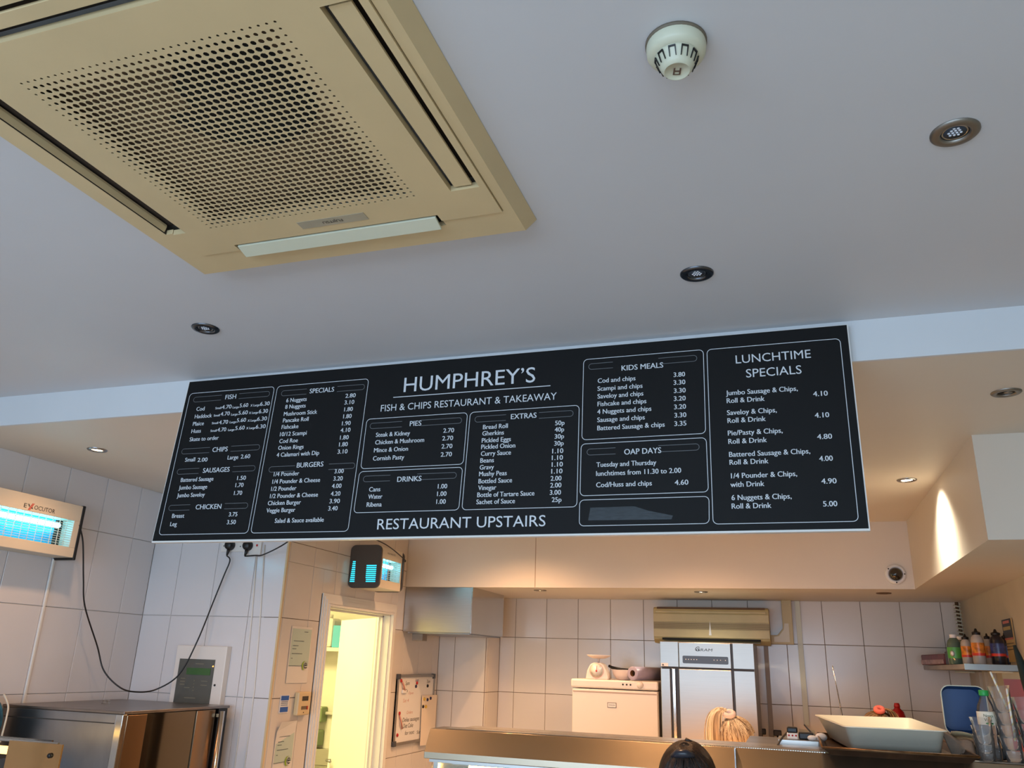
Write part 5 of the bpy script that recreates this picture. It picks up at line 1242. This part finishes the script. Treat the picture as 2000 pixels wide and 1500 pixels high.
def hair_shell(t, c_, f, s, rx, ry, rzp, tie, mats, name='hair', low=-.35, n=90, seed=1, amp=.004, sr=1.):
    """scalp of grooved locks that all sweep to the tie point"""
    rnd = random.Random(seed); c_ = Vector(c_); td = (Vector(tie)-c_).normalized()
    sc = MB(); nU, nV = 160, 26; vs_ = []
    u, w_, d_ = frame_of(td)
    grooves = [rnd.uniform(.3, 1) for _ in range(nU)]
    for j in range(nV+1):
        ph = PI*.80*j/nV
        for k in range(nU):
            a = 2*PI*k/nU+.25*math.sin(ph*2+k*.11)*.15; dr_ = d_*math.cos(ph)+(u*math.cos(a)+w_*math.sin(a))*math.sin(ph)
            g_ = 1+amp/rx*(grooves[k]-.5+.6*math.sin(k*.9+3*ph))*min(1, ph*2.5)
            L_ = 1/math.sqrt((dr_.dot(s)/rx)**2+(dr_.dot(f)/ry)**2+(dr_.z/rzp)**2)*g_
            vs_.append(c_+dr_*L_)
    fs = [(j*nU+k, j*nU+(k+1) % nU, (j+1)*nU+(k+1) % nU, (j+1)*nU+k) for j in range(nV) for k in range(nU)]
    keep = []
    for f_ in fs:
        m_ = sum((vs_[i] for i in f_), Vector())/4-c_
        if m_.z < rzp*low and m_.dot(f) > -.01: continue
        if m_.dot(f) > ry*.62 and m_.z < rzp*.30: continue
        keep.append(f_)
    sc.add(vs_, keep, True); h_ = sc.build(name, mats[0], t)
    for mi in range(1, len(mats)):
        lk = MB()
        for q_ in range(n):
            a = rnd.uniform(0, 2*PI); e = rnd.uniform(.9, 2.1); pts = []
            for k in range(9):
                ph = .12+(e-.12)*k/8; aa = a+.05*math.sin(5*ph+q_); dr_ = d_*math.cos(ph)+(u*math.cos(aa)+w_*math.sin(aa))*math.sin(ph)
                if (dr_.z < low and dr_.dot(f) > 0) or (dr_.dot(f) > .6 and dr_.z < .3): break
                L_ = 1/math.sqrt((dr_.dot(s)/rx)**2+(dr_.dot(f)/ry)**2+(dr_.z/rzp)**2)*1.012; pts.append(c_+dr_*L_)
            if len(pts) > 3: lk.tube(pts, .0018, 4, rs=[sr*(.0010+.0012*math.sin(PI*i/(len(pts)-1))) for i in range(len(pts))])
        stuff(lk.build('hair_strands', mats[mi], t))
    return h_
def hairmat(n, rgb, k=.5): return mat(n, rgb, .38, var=k, vscale=60, bump=.5, bscale=260, stretch=(1, 1, .12))
# dark haired customer in front of the range
p = at(1338, 1449, 'Y', 2.66)
t, hc, f, s, hd = person('person with dark pulled-back hair seen from behind in front of the range', -.318, 2.66, -.222, .05, mat('black_shirt', (.12, .12, .14), .8), mat('dark_trousers', (.10, .11, .15), .8), M_skin)
c_ = Vector((-.318, 2.665, -.310)); 
hair_shell(t, c_, f, s, .083, .098, .104, (-.318, 2.60, -.16), [hairmat('dark_brown_hair', (.10, .065, .05)), hairmat('dark_hair_light', (.24, .15, .10)), hairmat('dark_hair_black', (.05, .035, .03))], n=240, seed=3, amp=.003)
MB().tube([c_+Vector((-.036, -.062, .064)), c_+Vector((-.018, -.075, .074)), c_+Vector((.006, -.078, .076)), c_+Vector((.028, -.068, .070))], .010, 10, rs=[.007, .012, .012, .007]).build('hair_clip', mat('slate_clip', (.15, .16, .20), .3), t)
MB().tube([c_+Vector((0, .0, .098)), c_+Vector((.002, -.01, .108)), c_+Vector((.018, -.01, .103))], .004, 6, rs=[.012, .006, .002]).build('hair_tuft', MATS['dark_brown_hair'], t)
# blonde worker bending in front of the fridge
t, hc, f, s, hd = person('blonde person with a high ponytail and white scrunchie bending before the fridge', -.300, 4.60, -.255, .9, mat('black_uniform', (.10, .10, .11), .8), mat('dark_trousers', (.10, .11, .15), .8), M_skin2)
c_ = Vector((-.296, 4.60, -.330)); tie = c_+Vector((-.030, -.02, .115))
hair_shell(t, c_, f, s, .082, .098, .104, tie, [hairmat('ash_blonde_hair', (.80, .72, .60), .3), hairmat('pale_blonde', (.95, .90, .78), .2), hairmat('brown_root', (.56, .44, .32))], n=150, seed=5, amp=.003, sr=.6)
tr_ = [tuple(tie+Vector((.022*math.cos(a), .014*math.sin(a)-.004, .010*math.sin(a*1.0)))) for a in [2*PI*k/16 for k in range(17)]]
MB().tube(tr_, .013, 10).build('scrunchie', mat('white_scrunchie', (.88, .82, .80), .8, bump=.5, bscale=150), t)
for mi, nm in enumerate(('pale_blonde', 'ash_blonde_hair')):
    rnd = random.Random(11+mi); lk = MB()
    for k in range(80):
        ox, oy = rnd.gauss(0, .014), rnd.gauss(0, .014)
        a = tie+Vector((-.012, -.006, .002)); top_ = tie+Vector((-.045+ox*.6, -.01+oy*.5, .022+rnd.uniform(-.008, .006)))
        m1 = tie+Vector((-.072+ox, -.014+oy, -.012)); m2 = tie+Vector((-.082+ox*1.25, -.014+oy, -.085)); e_ = tie+Vector((-.078+ox*1.3, -.012+oy*1.2, -.20+rnd.uniform(-.03, .03)))
        lk.tube(smooth([a, top_, m1, m2, e_], 5), .003, 5, rs=None)
    lk.build('ponytail', MATS[nm], t)
# third worker, almost hidden behind the white tub
p = at(1718, 1385, 'Y', 4.9)
t, hc, f, s, hd = person('person with brown hair in a pink scrunchie almost hidden behind the white tub', .405, 4.90, -.232, -1.2, mat('black_uniform', (.10, .10, .11), .8), mat('dark_trousers', (.10, .11, .15), .8), M_skin)
c_ = Vector((.405, 4.90, -.280)); tie = c_+Vector((.010, -.03, .100))
hair_shell(t, c_, f, s, .082, .098, .100, tie, [hairmat('brown_hair', (.34, .22, .13)), hairmat('light_brown_hair', (.56, .42, .26))], n=90, seed=8)
tr_ = [tuple(tie+Vector((.018*math.cos(a)-.004, .012*math.sin(a)-.004, .008+.010*math.sin(a)))) for a in [2*PI*k/16 for k in range(17)]]
MB().tube(tr_, .012, 10).build('scrunchie', mat('pink_scrunchie', (.86, .42, .36), .8), t)
lk = MB(); rnd = random.Random(4)
for k in range(60):
    ox, oy = rnd.gauss(0, .010), rnd.gauss(0, .012)
    lk.tube(smooth([tie+Vector((.01, 0, .006)), tie+Vector((.035+ox*.4, oy, .012)), tie+Vector((.060+ox, oy, -.02)), tie+Vector((.066+ox, oy, -.10))], 5), .003, 5)
lk.build('ponytail', MATS['light_brown_hair'], t)
